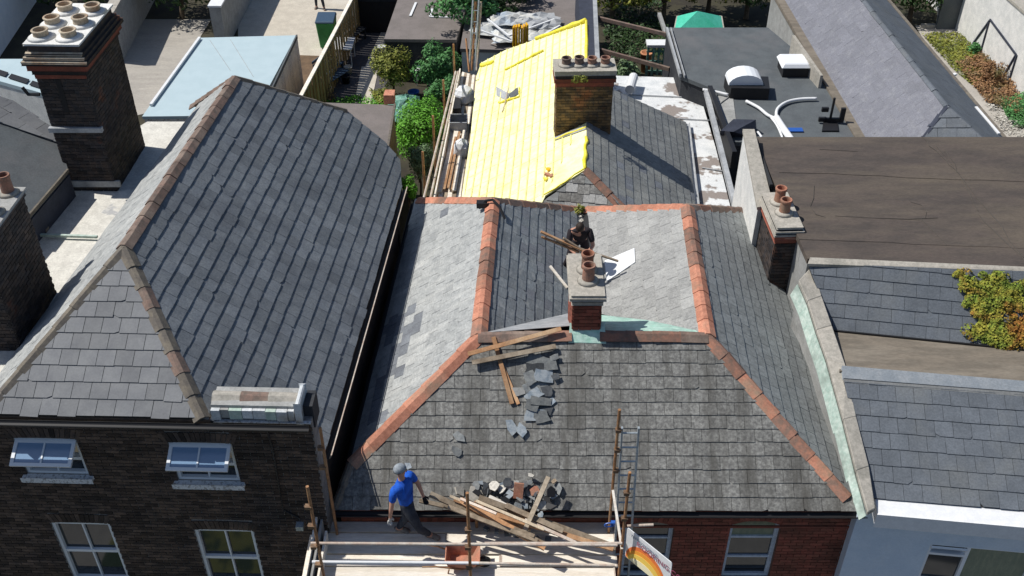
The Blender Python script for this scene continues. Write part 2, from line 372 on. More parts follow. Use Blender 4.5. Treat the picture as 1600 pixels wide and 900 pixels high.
def bricks(PC, O, u, v, n, U0, U1, V0, V1, holes, mt, bl=.215, bh=.065, j=.012, depth=.018, top=None):
    """running bond in the rectangle, holes = [(u0,u1,v0,v1)], top(u) = height limit"""
    r = 0; y = V0
    while y+bh < V1+.001:
        x = U0-(bl+j)/2*(r % 2)
        while x < U1:
            a, b = max(x, U0), min(x+bl, U1)
            segs = [(a, b)] if b-a > .03 else []
            for h in holes:
                if y+bh > h[2]+.004 and y < h[3]-.004:
                    ns = []
                    for s0, s1 in segs:
                        if s1 <= h[0] or s0 >= h[1]: ns.append((s0, s1)); continue
                        if h[0]-s0 > .012: ns.append((s0, h[0]))
                        if s1-h[1] > .012: ns.append((h[1], s1))
                    segs = ns
            for s0, s1 in segs:
                if top and y+bh > top((s0+s1)/2): continue
                l = round((s1-s0)/.002)*.002-.001; dd = depth
                vs = [(-l/2,-bh/2,-.03),(l/2,-bh/2,-.03),(l/2,bh/2,-.03),(-l/2,bh/2,-.03),(-l/2,-bh/2,dd),(l/2,-bh/2,dd),(l/2,bh/2,dd),(-l/2,bh/2,dd)]
                fs = [(4,5,6,7),(0,1,5,4),(1,2,6,5),(2,3,7,6),(3,0,4,7),(3,2,1,0)]
                c = O+u*((s0+s1)/2)+v*(y+bh/2)+n*RN.uniform(-.004,.003)
                PC.add(('b', round(l,3), bh), vs, fs, frame(c, u, v, n), mt)
            x += bl+j
        y += bh+j; r += 1
def wallcells(mb, O, u, v, n, U0, U1, V0, V1, holes, th=.3, mi=0):
    us = sorted({U0, U1, *[h[0] for h in holes], *[h[1] for h in holes]}); vv = sorted({V0, V1, *[h[2] for h in holes], *[h[3] for h in holes]})
    us = [a for a in us if U0 <= a <= U1]; vv = [a for a in vv if V0 <= a <= V1]
    for a, b in zip(us, us[1:]):
        for c, d in zip(vv, vv[1:]):
            if any(a >= h[0]-1e-6 and b <= h[1]+1e-6 and c >= h[2]-1e-6 and d <= h[3]+1e-6 for h in holes): continue
            q = [O+u*a+v*c, O+u*b+v*c, O+u*b+v*d, O+u*a+v*d]; mb.prism(q, -n*th, mi)
def segs_bar(mb, O, u, v, n, x0, y0, x1, y1, z0, z1, mi=0):   # box in wall coordinates
    q = [O+u*x0+v*y0, O+u*x1+v*y0, O+u*x1+v*y1, O+u*x0+v*y1]; mb.prism([a+n*z0 for a in q], n*(z1-z0), mi)
def block(parent, nm, mt, a, b, c, d, h, **k):    # footprint corners, downwards height h
    mb = MB(); mb.prism([a, b, c, d], V(0,0,-h)); return mb.build(nm, mt, parent, **k)
def chimney_pot(parent, base, h, r, mt, name='pot', thing_=None):
    mb = MB(); mb.lathe(base, [(r*1.05,0),(r*1.08,h*.1),(r*.95,h*.14),(r*.88,h*.8),(r*1.0,h*.84),(r*1.04,h*.93),(r*.98,h),(r*.78,h),(r*.74,h*.9),(r*.74,h*.35)], 20)
    return mb.build(name, mt, parent, smooth=False)
def chimney(house, O, u, W, D, z0, z1, mb_m, mt_b, layers, pots, potmat, capmat, limit=None, name='chimney_stack', label=None, oversail=None, pot_h=.3, pot_r=.11, PC=None):
    """O front left foot; u along the front; the depth runs along w (backwards)"""
    wv = V(-u.y, u.x, 0)
    if wv.y < 0: wv = -wv
    O = V(O.x, O.y, 0)
    mb = MB(); q = [O+Z*z0, O+u*W+Z*z0, O+u*W+wv*D+Z*z0, O+wv*D+Z*z0]; mb.prism(q, Z*(z1-z0))
    st = mb.build(name, mb_m, house, label=label)
    pc = Pieces(st, 'brick', 'brickwork', 300 if limit is None else limit)
    bricks(pc, O, u, Z, -wv, 0, W, z0, z1, [], mt_b)
    bricks(pc, O+wv*D, -wv, Z, -u, 0, D, z0, z1, [], mt_b)
    bricks(pc, O+u*W, wv, Z, u, 0, D, z0, z1, [], mt_b)
    pc.finish()
    z = z1
    for (ov, h, m_, nm) in layers:
        mb = MB(); a = ov
        p = [O-u*a-wv*a, O+u*(W+a)-wv*a, O+u*(W+a)+wv*(D+a), O-u*a+wv*(D+a)]
        mb.prism([t+Z*(z+.001) for t in p], Z*(h-.002)); mb.build(nm, m_, st, bevel=min(.008, h*.2)); z += h
    for (fx, fy, *m2) in pots:
        hh = pot_h*RN.uniform(.92,1.06)
        chimney_pot(st, O+u*(W*fx)+wv*(D*fy)+Z*(z+.001), hh, pot_r, m2[0] if m2 else potmat)
        mbb = MB(); mbb.lathe(O+u*(W*fx)+wv*(D*fy)+Z*z, [(pot_r*1.7,0),(pot_r*1.25,.05)], 14); mbb.build('flaunching', capmat, st, smooth=True)
    return st
def leaves(c, r, n, size, hollow=.55, flat=0, seed=1, shape=None, clumps=0):
    rr = random.Random(seed); vs = []; fs = []
    cl = []
    if clumps:
        for i in range(clumps):
            a = rr.uniform(0, 2*math.pi); z = rr.uniform(-.7, 1); k = rr.uniform(.45,.85); q = math.sqrt(max(0,1-z*z))
            cl.append((V(math.cos(a)*q, math.sin(a)*q, z)*k, rr.uniform(.25,.45)))
    for i in range(n):
        if cl:
            cc, cr = rr.choice(cl); d = V(rr.gauss(0,1), rr.gauss(0,1), rr.gauss(0,1)).normalized()
            p = cc+d*cr*rr.uniform(.6,1.05); d = (d+cc.normalized()*.6).normalized()
        else:
            d = V(rr.gauss(0,1), rr.gauss(0,1), rr.gauss(0,1)).normalized(); p = d*rr.uniform(hollow, 1.05)
        if p.z < -.75: continue
        p = c+V(p.x*r[0], p.y*r[1], p.z*r[2])
        nrm = (d+V(rr.gauss(0,.5), rr.gauss(0,.5), rr.gauss(0,.5)+.3)).normalized()
        x = nrm.orthogonal().normalized(); x = Matrix.Rotation(rr.uniform(0, 6.28), 3, nrm) @ x; y = nrm.cross(x)
        s = size*rr.uniform(.6, 1.4); k = len(vs)
        vs += [p-x*s, p-y*s*.45, p+x*s+nrm*s*.2, p+y*s*.45]; fs.append((k,k+1,k+2,k+3))
    return vs, fs
def bush(name, label, cat, base, c, r, n, size, mt, group=None, trunk=True, clumps=14, seed=1, tr=.06):
    t = thing(name, label, cat, base, group)
    mb = MB(); mb.v, mb.f = leaves(c, r, n, size, seed=seed, clumps=clumps); mb.m = [0]*len(mb.f); mb.build('foliage' if r[2] < 1.6 else 'crown', mt, t)
    if trunk:
        mb = MB(); rr = random.Random(seed+5)
        mb.path([base, base.lerp(c, .5)+V(.05,.03,0), c], [tr, tr*.7, tr*.4], 7)
        for i in range(7):
            a = base.lerp(c, rr.uniform(.35,.9)); e = c+V(rr.uniform(-.7,.7)*r[0], rr.uniform(-.7,.7)*r[1], rr.uniform(-.1,.7)*r[2])
            mb.path([a, a.lerp(e,.5)+V(0,0,.1*r[2]), e], [tr*.5, tr*.3, tr*.12], 5)
        mb.build('trunk', m_bark, t)
    return t
def skinmesh(name, J, E, mt, parent, sub=2, flat=None):
    """J: {key: (pos, radius)}; E: list of chains; root first"""
    keys = list(J); idx = {k: i for i, k in enumerate(keys)}; es = []
    for ch in E: es += [(idx[a], idx[b]) for a, b in zip(ch, ch[1:])]
    me = bpy.data.meshes.new(name); me.from_pydata([J[k][0] for k in keys], es, [])
    o = bpy.data.objects.new(name, me); COL.objects.link(o)
    sm = o.modifiers.new('s', 'SKIN'); sm.use_smooth_shade = True
    for k in keys:
        sv = me.skin_vertices[0].data[idx[k]]; r = J[k][1]; sv.radius = r if isinstance(r, tuple) else (r, r)
    me.skin_vertices[0].data[0].use_root = True
    sb = o.modifiers.new('u', 'SUBSURF'); sb.levels = sub; sb.render_levels = sub
    dg = bpy.context.evaluated_depsgraph_get(); nm = bpy.data.meshes.new_from_object(o.evaluated_get(dg))
    bpy.data.objects.remove(o); nm.materials.clear(); nm.materials.append(mt)
    nm.polygons.foreach_set('use_smooth', [True]*len(nm.polygons))
    q = bpy.data.objects.new(name, nm); return put(q, parent, Matrix.Identity(4))
# ================================================================ GROUND
GR = 1.5
mb = MB(); mb.add([V(-1500,-1500,0),V(1500,-1500,0),V(1500,14,0),V(-1500,14,0),V(1500,22,GR),V(-1500,22,GR),V(1500,1500,GR),V(-1500,1500,GR)],
       [(0,1,2,3),(3,2,4,5),(5,4,6,7)]); mb.build('ground', m_soil, kind='structure')
mb = MB(); mb.add([V(-200,-2,.004),V(200,-2,.004),V(200,7,.004),V(-200,7,.004)], [(0,1,2,3)]); mb.build('road', m_asph, kind='structure')
mb = MB(); mb.box(V(0,8.98,.06),(400,3.96,.12)); mb.build('pavement', m_pave, kind='structure')

# gutter: half round black
def gutter(name, a, b, r, mt, parent, n=10):
    d = (b-a).normalized(); s = d.cross(Z).normalized(); mb = MB(); vs = []
    for p in (a, b):
        for rr_ in (r, r*.86):
            ks = range(n+1) if rr_ == r else range(n, -1, -1)
            vs += [p+s*math.cos(math.pi*k/n)*rr_-Z*math.sin(math.pi*k/n)*rr_ for k in ks]
    m = 2*(n+1); mb.add(vs, [(i,(i+1)%m,(i+1)%m+m,i+m) for i in range(m)]+[tuple(range(m-1,-1,-1)), tuple(range(m,2*m))])
    return mb.build(name, mt, parent)
# ================================================================ MAIN HOUSE (hipped roof round a valley, red brick)
house = thing('terraced_house', 'red brick middle house, hipped grey slate roof with orange ridge tiles being stripped', 'house', V(1.4, 11.4, 0))
A = P(523,797,6.0); B = P(1354,799,6.0); C = P(748,524,7.75); D = P(1106,524,7.75); E = P(770,312,7.75); F = P(1074,322,7.75)
pl_front = plane(A, B, (C+D)/2); pl_left = plane(C, E, A); pl_right = plane(D, F, B)
GL = PP(549,724,pl_left); G = PP(650,312,pl_left)
H = PP(1197,330,pl_right)
Mv = P(905,410,6.42); pl_il = plane(C, E, Mv); pl_ir = plane(D, F, Mv)
V1 = PP(893,494,pl_il); V2 = PP(912,327,pl_il); V1b = PP(940,492,pl_ir); V2b = PP(918,326,pl_ir)
mb = MB()
G1 = PP(566,675,pl_left)
for q in ([A,B,D,C,PP(549,724,pl_front)],[GL,C,E,G],[C,E,V2,V1],[D,F,V2b,V1b]): underlay(mb, q)
Rb = PP(1248,440,pl_right); RB = [D, B, Rb, H, F]; underlay(mb, RB)
underlay(mb, [C, D, (V1+V1b)/2]); underlay(mb, [V1, V1b, V2b, V2])
# rear closing slopes
mb.add([E, G, V(G.x-.1,G.y+.9,5.3), V(V2.x,V2.y+.8,5.3), V2, F, H, V(H.x+.3,H.y+.9,5.3)], [(0,1,2,3,4),(4,5,6,7,3)])
roof = mb.build('roof', m_under, house)
PC = Pieces(roof, 'slate', 'slate_courses', 300)
def pk_front(p, k):
    x, y = p.x, p.y
    return m_sl_front
slates(PC, [A,B,D,C,PP(549,724,pl_front)], B-A, .228, .30, pk_front, th=.010)
patch = [PP(a,b,pl_left) for a,b in ((622,500),(610,515),(640,490),(655,505),(628,520),(645,515),(612,530),(636,535),(628,552),(615,565),(608,590),(600,605),(596,628),(590,640),(632,575),(617,545),(700,330),(640,640),(585,655),(600,650))]
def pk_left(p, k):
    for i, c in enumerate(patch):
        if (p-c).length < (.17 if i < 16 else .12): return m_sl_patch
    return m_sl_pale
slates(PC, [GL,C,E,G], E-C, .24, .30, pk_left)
def pk_il(p, k):
    d = (p-PP(845,400,pl_il)).length
    return m_sl_patch if (RN.random() < (.75 if d < .5 else .06)) else m_sl_inner
slates(PC, [C,E,V2,V1], E-C, .215, .30, pk_il)
slates(PC, [D,F,V2b,V1b], F-D, .24, .30, lambda p,k: m_sl_rough, th=.012, gap=.006)
slates(PC, [D,B,Rb,H,F], F-D, .225, .28, lambda p,k: m_sl_right)
PC.finish()
RT = Pieces(roof, 'ridge_tile', 'ridge_tiles_far', 300)
pt = lambda a: (lambda i, n: RN.choice(a))
lit = pt([m_terra]*4+[m_terra_d]); sooty = pt([m_terra_d, m_ridge_br, m_ridge_br]); mixed = pt([m_terra, m_terra_d])
hipL = C.lerp(PP(549,724,pl_front), 1.0)
ridge(RT, hipL, C, lit); 
ridge(RT, A.lerp(hipL,.05), hipL, pt([m_ridge_dk]), hw=.1)
gutter('side_gutter', GL+V(-.05,0,-.03), G+V(-.05,0,-.03), .055, m_black, roof)
hipR = PP(1325,776,pl_front); ridge(RT, hipR, D, mixed)
ridge(RT, C, PP(893,524,pl_front)+Z*.03, sooty); ridge(RT, PP(938,524,pl_front)+Z*.03, D, sooty)
ridge(RT, C, E, lit); ridge(RT, D, F, lit)
ridge(RT, PP(656,312,pl_left), E, lit); ridge(RT, E, V2, pt([m_ridge_br,m_terra_d])); ridge(RT, V2b, F, lit); ridge(RT, F, H, sooty)
RT.finish()
# valley gutter and flashings
mb = MB(); n_ = (V2-V1).normalized(); s_ = n_.cross(Z).normalized()
mb.hexa([V1-s_*.13-Z*.02,V1+s_*.13-Z*.02,V2+s_*.13-Z*.02,V2-s_*.13-Z*.02,V1-s_*.16+Z*.035,V1+s_*.16+Z*.035,V2+s_*.16+Z*.035,V2-s_*.16+Z*.035]); mb.build('valley_gutter', m_lead, roof)
def flash(nm, pts, mt, parent, th=.012, up=.03, **k):
    q = [p+Z*up for p in pts]; mb = MB(); mb.prism(q, Z*-th); return mb.build(nm, mt, parent, **k)
flash('lead_flashing', [C+V(.1,.05,-.02), C.lerp(V1,.5)+V(0,0,.02), V1+V(0,.03,.02), P(890,512,7.72)], m_lead, roof, up=.045)
flash('copper_flashing', [P(940,492,6.75), P(1010,500,7.2), P(1090,516,7.66), P(1095,519,7.68), P(940,516,7.68)], m_copper2, roof, up=.0, label='pale green weathered flashing strip behind the front ridge')
# right hand green flashing beside the party wall
gl = [(1243,440),(1262,500),(1282,560),(1303,630),(1325,705),(1343,775)]; gr = [(1262,432),(1282,500),(1300,560),(1318,625),(1338,700),(1358,780)]
for i in range(5):
    a, b = PP(*gl[i],pl_right)+Z*.05, PP(*gl[i+1],pl_right)+Z*.05
    a2, b2 = PP(*gr[i],pl_right), PP(*gr[i+1],pl_right); a2 = V(a.x+.17,a.y,a.z+.22); b2 = V(b.x+.17,b.y,b.z+.22)
    mb = MB(); mb.prism([a,b,b2,a2], V(.02,0,-.02)); mb.build('copper_flashing', m_copper, roof)
    mb = MB(); mb.bar(a+V(-.06,0,.03), b+V(-.06,0,.03), .05, .05); mb.build('copper_gutter_edge', m_copper, roof)
mb = MB(); mb.lathe(P(1342,790,5.98), [(.10,0),(.14,.08),(.12,.16),(.05,.19)], 10); mb.build('copper_outlet', m_copper, roof, smooth=True)
# front wall
WO = P(523,815,5.6); WO = V(A.x+.05, A.y+.16, 0); WU = (B-A); WU.z = 0; Wd = WU.length-.05; WU.normalize(); WN = V(WU.y,-WU.x,0)
if WN.y > 0: WN = -WN
wpl = (WO, WN)
def wuv(px, py, o=WO, u=WU, pl=wpl): p = PP(px, py, pl); return ((p-o).dot(u), p.z)
w1 = (wuv(975,830)[0], wuv(1053,830)[0], 3.95, 5.52); w2 = (wuv(1140,830)[0], wuv(1219,830)[0], 3.95, 5.56)
w0 = (.9, 1.75, 3.95, 5.5); holes = [w0, w1, w2]
mb = MB(); wallcells(mb, WO, WU, Z, WN, 0, Wd, 0, 5.93, holes); wall = mb.build('wall', m_mort_red, house)
PC = Pieces(wall, 'brick', 'brickwork', 300)
hb = [(h[0],h[1],h[2],h[3]+.16) for h in holes]
bricks(PC, WO, WU, Z, WN, 0, Wd, 3.6, 5.80, hb+[(0,Wd,5.42,5.44)], m_brick_red, bh=.066)
for h in holes:     # flat brick arch: wedge shaped voussoirs
    n = 11; cw = (h[0]+h[1])/2; ww = (h[1]-h[0])
    for i in range(n):
        a0 = h[0]-.03+(ww+.06)*i/n+.004; a1 = h[0]-.03+(ww+.06)*(i+1)/n-.004
        t0 = cw+(a0-cw)*1.12; t1 = cw+(a1-cw)*1.12
        c = WO+WU*((a0+a1)/2)+Z*(h[3]+.08); vs = [(a0-(a0+a1)/2,-.075,-.03),(a1-(a0+a1)/2,-.075,-.03),(t1-(a0+a1)/2,.075,-.03),(t0-(a0+a1)/2,.075,-.03)]
        vs = vs+[(x,y,.016) for x,y,z in vs]
        PC.add(None, vs, [(3,2,1,0),(4,5,6,7),(0,1,5,4),(1,2,6,5),(2,3,7,6),(3,0,4,7)], frame(c, WU, Z, WN), m_brick_red)
PC.finish()
mb = MB(); segs_bar(mb, WO, WU, Z, WN, 0, 5.81, Wd, 5.925, .0, .035); mb.build('eaves_course', m_brick_red, house)
mb = MB(); segs_bar(mb, WO, WU, Z, WN, 0, 5.40, Wd, 5.445, .0, .03); mb.build('string_course', m_brick_red, wall)
gutter('gutter', A+WN*.05-Z*.03, B+WN*.05-Z*.03, .06, m_black, house)
mb = MB(); segs_bar(mb, WO, WU, Z, WN, 0, 5.93, Wd, 6.0, -.3, -.02); mb.build('wall_plate', m_wood_o, house)
def sash(parent, O, u, n, h, mt, rows=2, cols=1, arch=False, blind=0, rec=.1, sill=True, fw=.055):
    x0, x1, y0, y1 = h; mb = MB()
    for a in ((x0,y0,x0+fw,y1),(x1-fw,y0,x1,y1),(x0+fw,y1-fw,x1-fw,y1),(x0+fw,y0,x1-fw,y0+fw)): segs_bar(mb, O, u, Z, n, *a, -rec-.05, -rec+.02)
    f = mb.build('window', mt, parent)
    mb = MB(); 
    for r in range(1, rows): y = y0+(y1-y0)*r/rows; segs_bar(mb, O, u, Z, n, x0+fw, y-.022, x1-fw, y+.022, -rec-.045, -rec+.012)
    for c in range(1, cols): x = x0+(x1-x0)*c/cols; segs_bar(mb, O, u, Z, n, x-.014, y0+fw, x+.014, y1-fw, -rec-.04, -rec+.006)
    if mb.v: mb.build('glazing_bar', mt, f)
    for r in range(rows):
        for c in range(cols):
            mb = MB(); segs_bar(mb, O, u, Z, n, x0+fw+(x1-x0-2*fw)*c/cols+.006, y0+fw+(y1-y0-2*fw)*r/rows+.01, x0+fw+(x1-x0-2*fw)*(c+1)/cols-.006, y0+fw+(y1-y0-2*fw)*(r+1)/rows-.01, -rec-.03, -rec-.02)
            mb.build('pane', m_curtain if (blind and r == rows-1) else m_glass, f)
    if sill:
        mb = MB(); segs_bar(mb, O, u, Z, n, x0-.06, y0-.07, x1+.06, y0-.002, -rec, .07); mb.build('sill', mt, f, bevel=.01)
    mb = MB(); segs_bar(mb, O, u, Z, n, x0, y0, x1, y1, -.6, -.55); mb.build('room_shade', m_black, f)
    return f
for h in holes:      # segmental arch: brick corners over the straight frame head
    for sgn in (0, 1):
        pts = [(h[0],h[3])]+[(h[0]+(h[1]-h[0])*.5*t, h[3]-.13*(1-t)**2) for t in (1,.75,.5,.25,0)]
        if sgn: pts = [(h[0]+h[1]-x, y) for x, y in pts]
        mb = MB(); mb.prism([WO+WU*x+Z*(y+.002)-WN*.0 for x, y in pts], -WN*.075); mb.build('arch_corner', m_brick_red, wall)
sash(house, WO, WU, WN, w0, m_grframe, 2, 1, sill=True)
sash(house, WO, WU, WN, w1, m_grframe, 3, 1, fw=.07)
sash(house, WO, WU, WN, w2, m_grframe, 3, 1, blind=1, fw=.07)
# side and rear walls
mb = MB(); q = [V(WO.x,WO.y+.31,0), V(WO.x+.25,WO.y+.31,0), V(G.x+.5,G.y-.1,0), V(G.x+.25,G.y-.1,0)]; mb.prism(q, Z*5.85)
q = [V(B.x-.6,WO.y+.31,0), V(B.x-.35,WO.y+.31,0), V(H.x-.2,H.y-.1,0), V(H.x-.45,H.y-.1,0)]; mb.prism(q, Z*5.85)
q = [V(G.x+.35,G.y-.3,0), V(H.x-.45,H.y-.3,0), V(H.x-.45,H.y-.1,0), V(G.x+.35,G.y-.1,0)]; mb.prism(q, Z*5.6); mb.build('side_wall', m_brick_dk, house)
# small pale ledge pieces on the eaves wall
mb = MB(); segs_bar(mb, WO, WU, Z, WN, wuv(862,800)[0], 5.83, wuv(945,800)[0], 5.86, .035, .10); mb.build('timber_ledge', m_wood_o, house)

# centre chimney on the front ridge
cz = V(0,0,0); f0 = PY(895,500,13.78); f1 = PY(938,500,13.78); cu = (WU)
lay = [(.03,.07,m_conc,'corbel'),(.0,.05,m_brick_soot,'corbel_course'),(.075,.06,m_conc,'cap_slab'),(.05,.05,m_conc,'cap_top')]
chimney(house, V(f0.x,13.78,0), cu, .47, 1.1, 6.4, 8.42, m_mort_red, m_brick_red, lay, [(.55,.33),(.55,.62)], m_terra_d, m_conc, pot_h=.34, pot_r=.115, limit=160,
        label='narrow red brick chimney stack with concrete cap on the front ridge')
flash('copper_apron', [PP(890,513,pl_front)+Z*.09, PP(944,513,pl_front)+Z*.09, PP(947,539,pl_front), PP(888,537,pl_front)], m_copper2, roof, up=.035)

# ================================================================ LEFT HOUSE (dark brick, steep dark slates)
lh = thing('terraced_house', 'dark brown brick house on the left with white top hung windows standing open', 'house', V(-5.6, 11.4, 0))
K1 = P(193,386,9.75); K2 = P(366,121,9.75)
E0 = P(505,708,7.12)
pr = plane(K1, K2, E0)
LA = P(-60,646,8.35); LB = P(483,657,8.35); plf = plane(LA, LB, K1)
# hip line = intersection; its foot at eaves level of the front
def lineplane(a, b, pl): d = b-a; return a+d*((pl[0]-a).dot(pl[1])/d.dot(pl[1]))
Hp = lineplane(LA, LB, pr)
pll = plane(K1, K2, P(151,372,7.80)); Hq = lineplane(LA-(LB-LA), LB, pll)
front = [Hq, Hp, K1]
rs = [K1, Hp, PP(505,712,pr), PP(627,292,pr), PP(624,250,pr), PP(600,222,pr), PP(540,173,pr), K2]
lsl = [K1, K2, PP(310,165,pll), PP(-60,668,pll), Hq]
mb = MB(); underlay(mb, front)
for q in (rs, lsl): 
    u_, v_, n_ = polyframe([q[0],q[2],q[4]], V(1,.001,0)); mb.prism(q, -n_*.05)
roofl = mb.build('roof', m_under, lh)
PC = Pieces(roofl, 'slate', 'slate_courses', 300)
slates(PC, front, LB-LA, .265, .285, lambda p,k: m_sl_lefthip, th=.010, gap=.008, jit=.002)
slates(PC, [rs[0],rs[2]]+rs[3:] if False else rs, K2-K1, .245, .27, lambda p,k: m_sl_left, th=.015, gap=.006, jit=.004)
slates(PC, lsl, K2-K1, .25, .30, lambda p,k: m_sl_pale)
PC.finish()
RT = Pieces(roofl, 'ridge_tile', 'ridge_tiles_far', 300)
ridge(RT, K1, K2, pt([m_ridge_br]), hw=.13); ridge(RT, Hp, K1, pt([m_ridge_dk, m_ridge_dk, m_ridge_br]), hw=.13); ridge(RT, Hq, K1, pt([m_ridge_dk]), hw=.13)
ridge(RT, PP(540,174,pr), K2, pt([m_ridge_dk]), hw=.1); ridge(RT, PP(300,166,pll), K2, pt([m_ridge_br]), hw=.1)
RT.finish()
gutter('gutter', rs[2]+V(.07,0,-.03), rs[3]+V(.07,0,-.03), .055, m_black, lh)
mb = MB(); mb.bar(rs[2]+V(.13,0,0), rs[3]+V(.13,0,0), .018, .018); mb.build('gutter_lip', m_galv, lh)
LO = V(LA.x, LA.y, 0); LU = LB-LA; LU.z = 0; LW = LU.length; LU.normalize(); LN = V(LU.y,-LU.x,0); LN = LN if LN.y < 0 else -LN
LO = LO-LN*.10; lpl = (LO, LN)
def luv(px, py): p = PP(px, py, lpl); return ((p-LO).dot(LU), p.z)
def lhole(a, b, c, d): # pixel left-top, right-bottom of the glass opening
    u0, z1 = luv(a, b); u1, z0 = luv(c, d); return (u0, u1, z0, z1)
Wn = [lhole(20,684,150,742), lhole(262,691,381,752), lhole(79,816,212,905), lhole(303,827,432,925)]
Wn = [(a, a+1.0, c if i < 2 else d-1.55, d) for i, (a, b, c, d) in enumerate(Wn)]
mb = MB(); wallcells(mb, LO, LU, Z, LN, -3, LW, 0, 8.24, Wn); walll = mb.build('wall', m_mort_dk, lh)
PC = Pieces(walll, 'brick', 'brickwork', 300)
hb = [(h[0]-.004,h[1]+.004,h[2]-.1,h[3]+.225) for h in Wn]
bricks(PC, LO, LU, Z, LN, -1.7, LW, 3.9, 8.2, hb, m_brick_dk, bh=.060, j=.014)
for h in Wn:
    n = 15; cw = (h[0]+h[1])/2; ww = h[1]-h[0]+.1
    for i in range(n):
        a0 = cw-ww/2+ww*i/n+.005; a1 = cw-ww/2+ww*(i+1)/n-.005; m_ = (a0+a1)/2; y = .03*(1-((m_-cw)/(ww/2))**2)
        k = 1.16; vs = [(a0-m_,-.105+y,-.03),(a1-m_,-.105+y,-.03),(cw+(a1-cw)*k-m_,.10+y,-.03),(cw+(a0-cw)*k-m_,.10+y,-.03)]; vs += [(x,yy,.02) for x,yy,z in vs]
        PC.add(None, vs, [(3,2,1,0),(4,5,6,7),(0,1,5,4),(1,2,6,5),(2,3,7,6),(3,0,4,7)], frame(LO+LU*m_+Z*(h[3]+.11), LU, Z, LN), m_brick_dk)
PC.finish()
for i, h in enumerate(Wn):
    x0, x1, y0, y1 = h; fw = .05; mb = MB()
    for a in ((x0,y0,x0+fw,y1),(x1-fw,y0,x1,y1),(x0+fw,y1-fw,x1-fw,y1),(x0+fw,y0,x1-fw,y0+fw)): segs_bar(mb, LO, LU, Z, LN, *a, -.15, -.02)
    f = mb.build('window', m_upvc, lh)
    ym = y0+(y1-y0)*(.42 if i < 2 else .5)
    mb = MB(); segs_bar(mb, LO, LU, Z, LN, x0+fw, ym-.03, x1-fw, ym+.03, -.14, -.03); segs_bar(mb, LO, LU, Z, LN, (x0+x1)/2-.013, y0+fw, (x0+x1)/2+.013, (ym if i < 2 else y1-fw), -.12, -.04); mb.build('glazing_bar', m_upvc, f)
    for sx in (0, 1):
        for (ya, yb) in (((y0+fw, ym-.03),) if i < 2 else ((y0+fw, ym-.03), (ym+.03, y1-fw))):
            mb = MB(); xa = x0+fw if sx == 0 else (x0+x1)/2+.013; xb = (x0+x1)/2-.013 if sx == 0 else x1-fw
            segs_bar(mb, LO, LU, Z, LN, xa+.003, ya+.003, xb-.003, yb-.003, -.095, -.085); mb.build('pane', m_glass, f)
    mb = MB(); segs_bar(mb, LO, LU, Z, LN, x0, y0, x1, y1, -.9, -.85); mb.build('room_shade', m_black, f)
    mb = MB(); segs_bar(mb, LO, LU, Z, LN, x0-.07, y0-.085, x1+.07, y0-.002, -.12, .11); mb.build('sill', m_pdirty, f, bevel=.012)
    if i < 2:   # the top light swung out, hinged along its head
        mbh = LO+Z*(y1-.05)-LN*.02; ang = rad(62); dn = (-Z*math.cos(ang)+LN*math.sin(ang)).normalized(); nn = dn.cross(LU); hh = .43
        def q(x, t): return mbh+LU*x+dn*t
        fm = MB(); s = .055
        for (xa,ta,xb,tb) in ((x0+.02,0,x0+.02+s,hh),(x1-.02-s,0,x1-.02,hh),(x0+.02+s,0,x1-.02-s,s),(x0+.02+s,hh-s,x1-.02-s,hh),((x0+x1)/2-.013,s,(x0+x1)/2+.013,hh-s)):
            fm.prism([q(xa,ta)+nn*.02,q(xb,ta)+nn*.02,q(xb,tb)+nn*.02,q(xa,tb)+nn*.02], -nn*.045)
        fo = fm.build('opening_light', m_upvc, f, label='top light swung open')
        gm = MB(); gm.prism([q(x0+.07,s)+nn*.004,q(x1-.07,s)+nn*.004,q(x1-.07,hh-s)+nn*.004,q(x0+.07,hh-s)+nn*.004], -nn*.008); gm.build('opening_pane', m_glass_b, f)
mb = MB(); segs_bar(mb, LO, LU, Z, LN, -3, 8.245, luv(330,650)[0], 8.31, -.2, .09); mb.build('eaves_course', m_brick_dk, lh)
gutter('gutter', LA-LN*-.12-Z*.05, LB.lerp(LA,.0)-LN*-.12-Z*.05, .06, m_black, lh)
mb = MB(); segs_bar(mb, LO, LU, Z, LN, 0, 8.225, LW, 8.242, .0, .06); mb.build('pale_fillet', m_pdirty, lh)
# side wall to the alley, rear wall
mb = MB(); q = [V(LB.x-.35,LO.y+.25,0), V(LB.x-.1,LO.y+.25,0), V(rs[3].x-.1,rs[3].y-.1,0), V(rs[3].x-.35,rs[3].y-.1,0)]; mb.prism(q, Z*6.75)
q = [V(K1.x-6,rs[3].y-.3,0), V(rs[3].x-.1,rs[3].y-.3,0), V(rs[3].x-.1,rs[3].y-.02,0), V(K1.x-6,rs[3].y-.02,0)]; mb.prism(q, Z*6.7)
q = [LB-LN*.5+V(-.05,0,-8.35+0), LB-LN*.08-Z*8.35, LB-LN*.08+Z*-.15, LB-LN*.5-Z*.5]
mb.build('side_wall', m_brick_dk, lh)
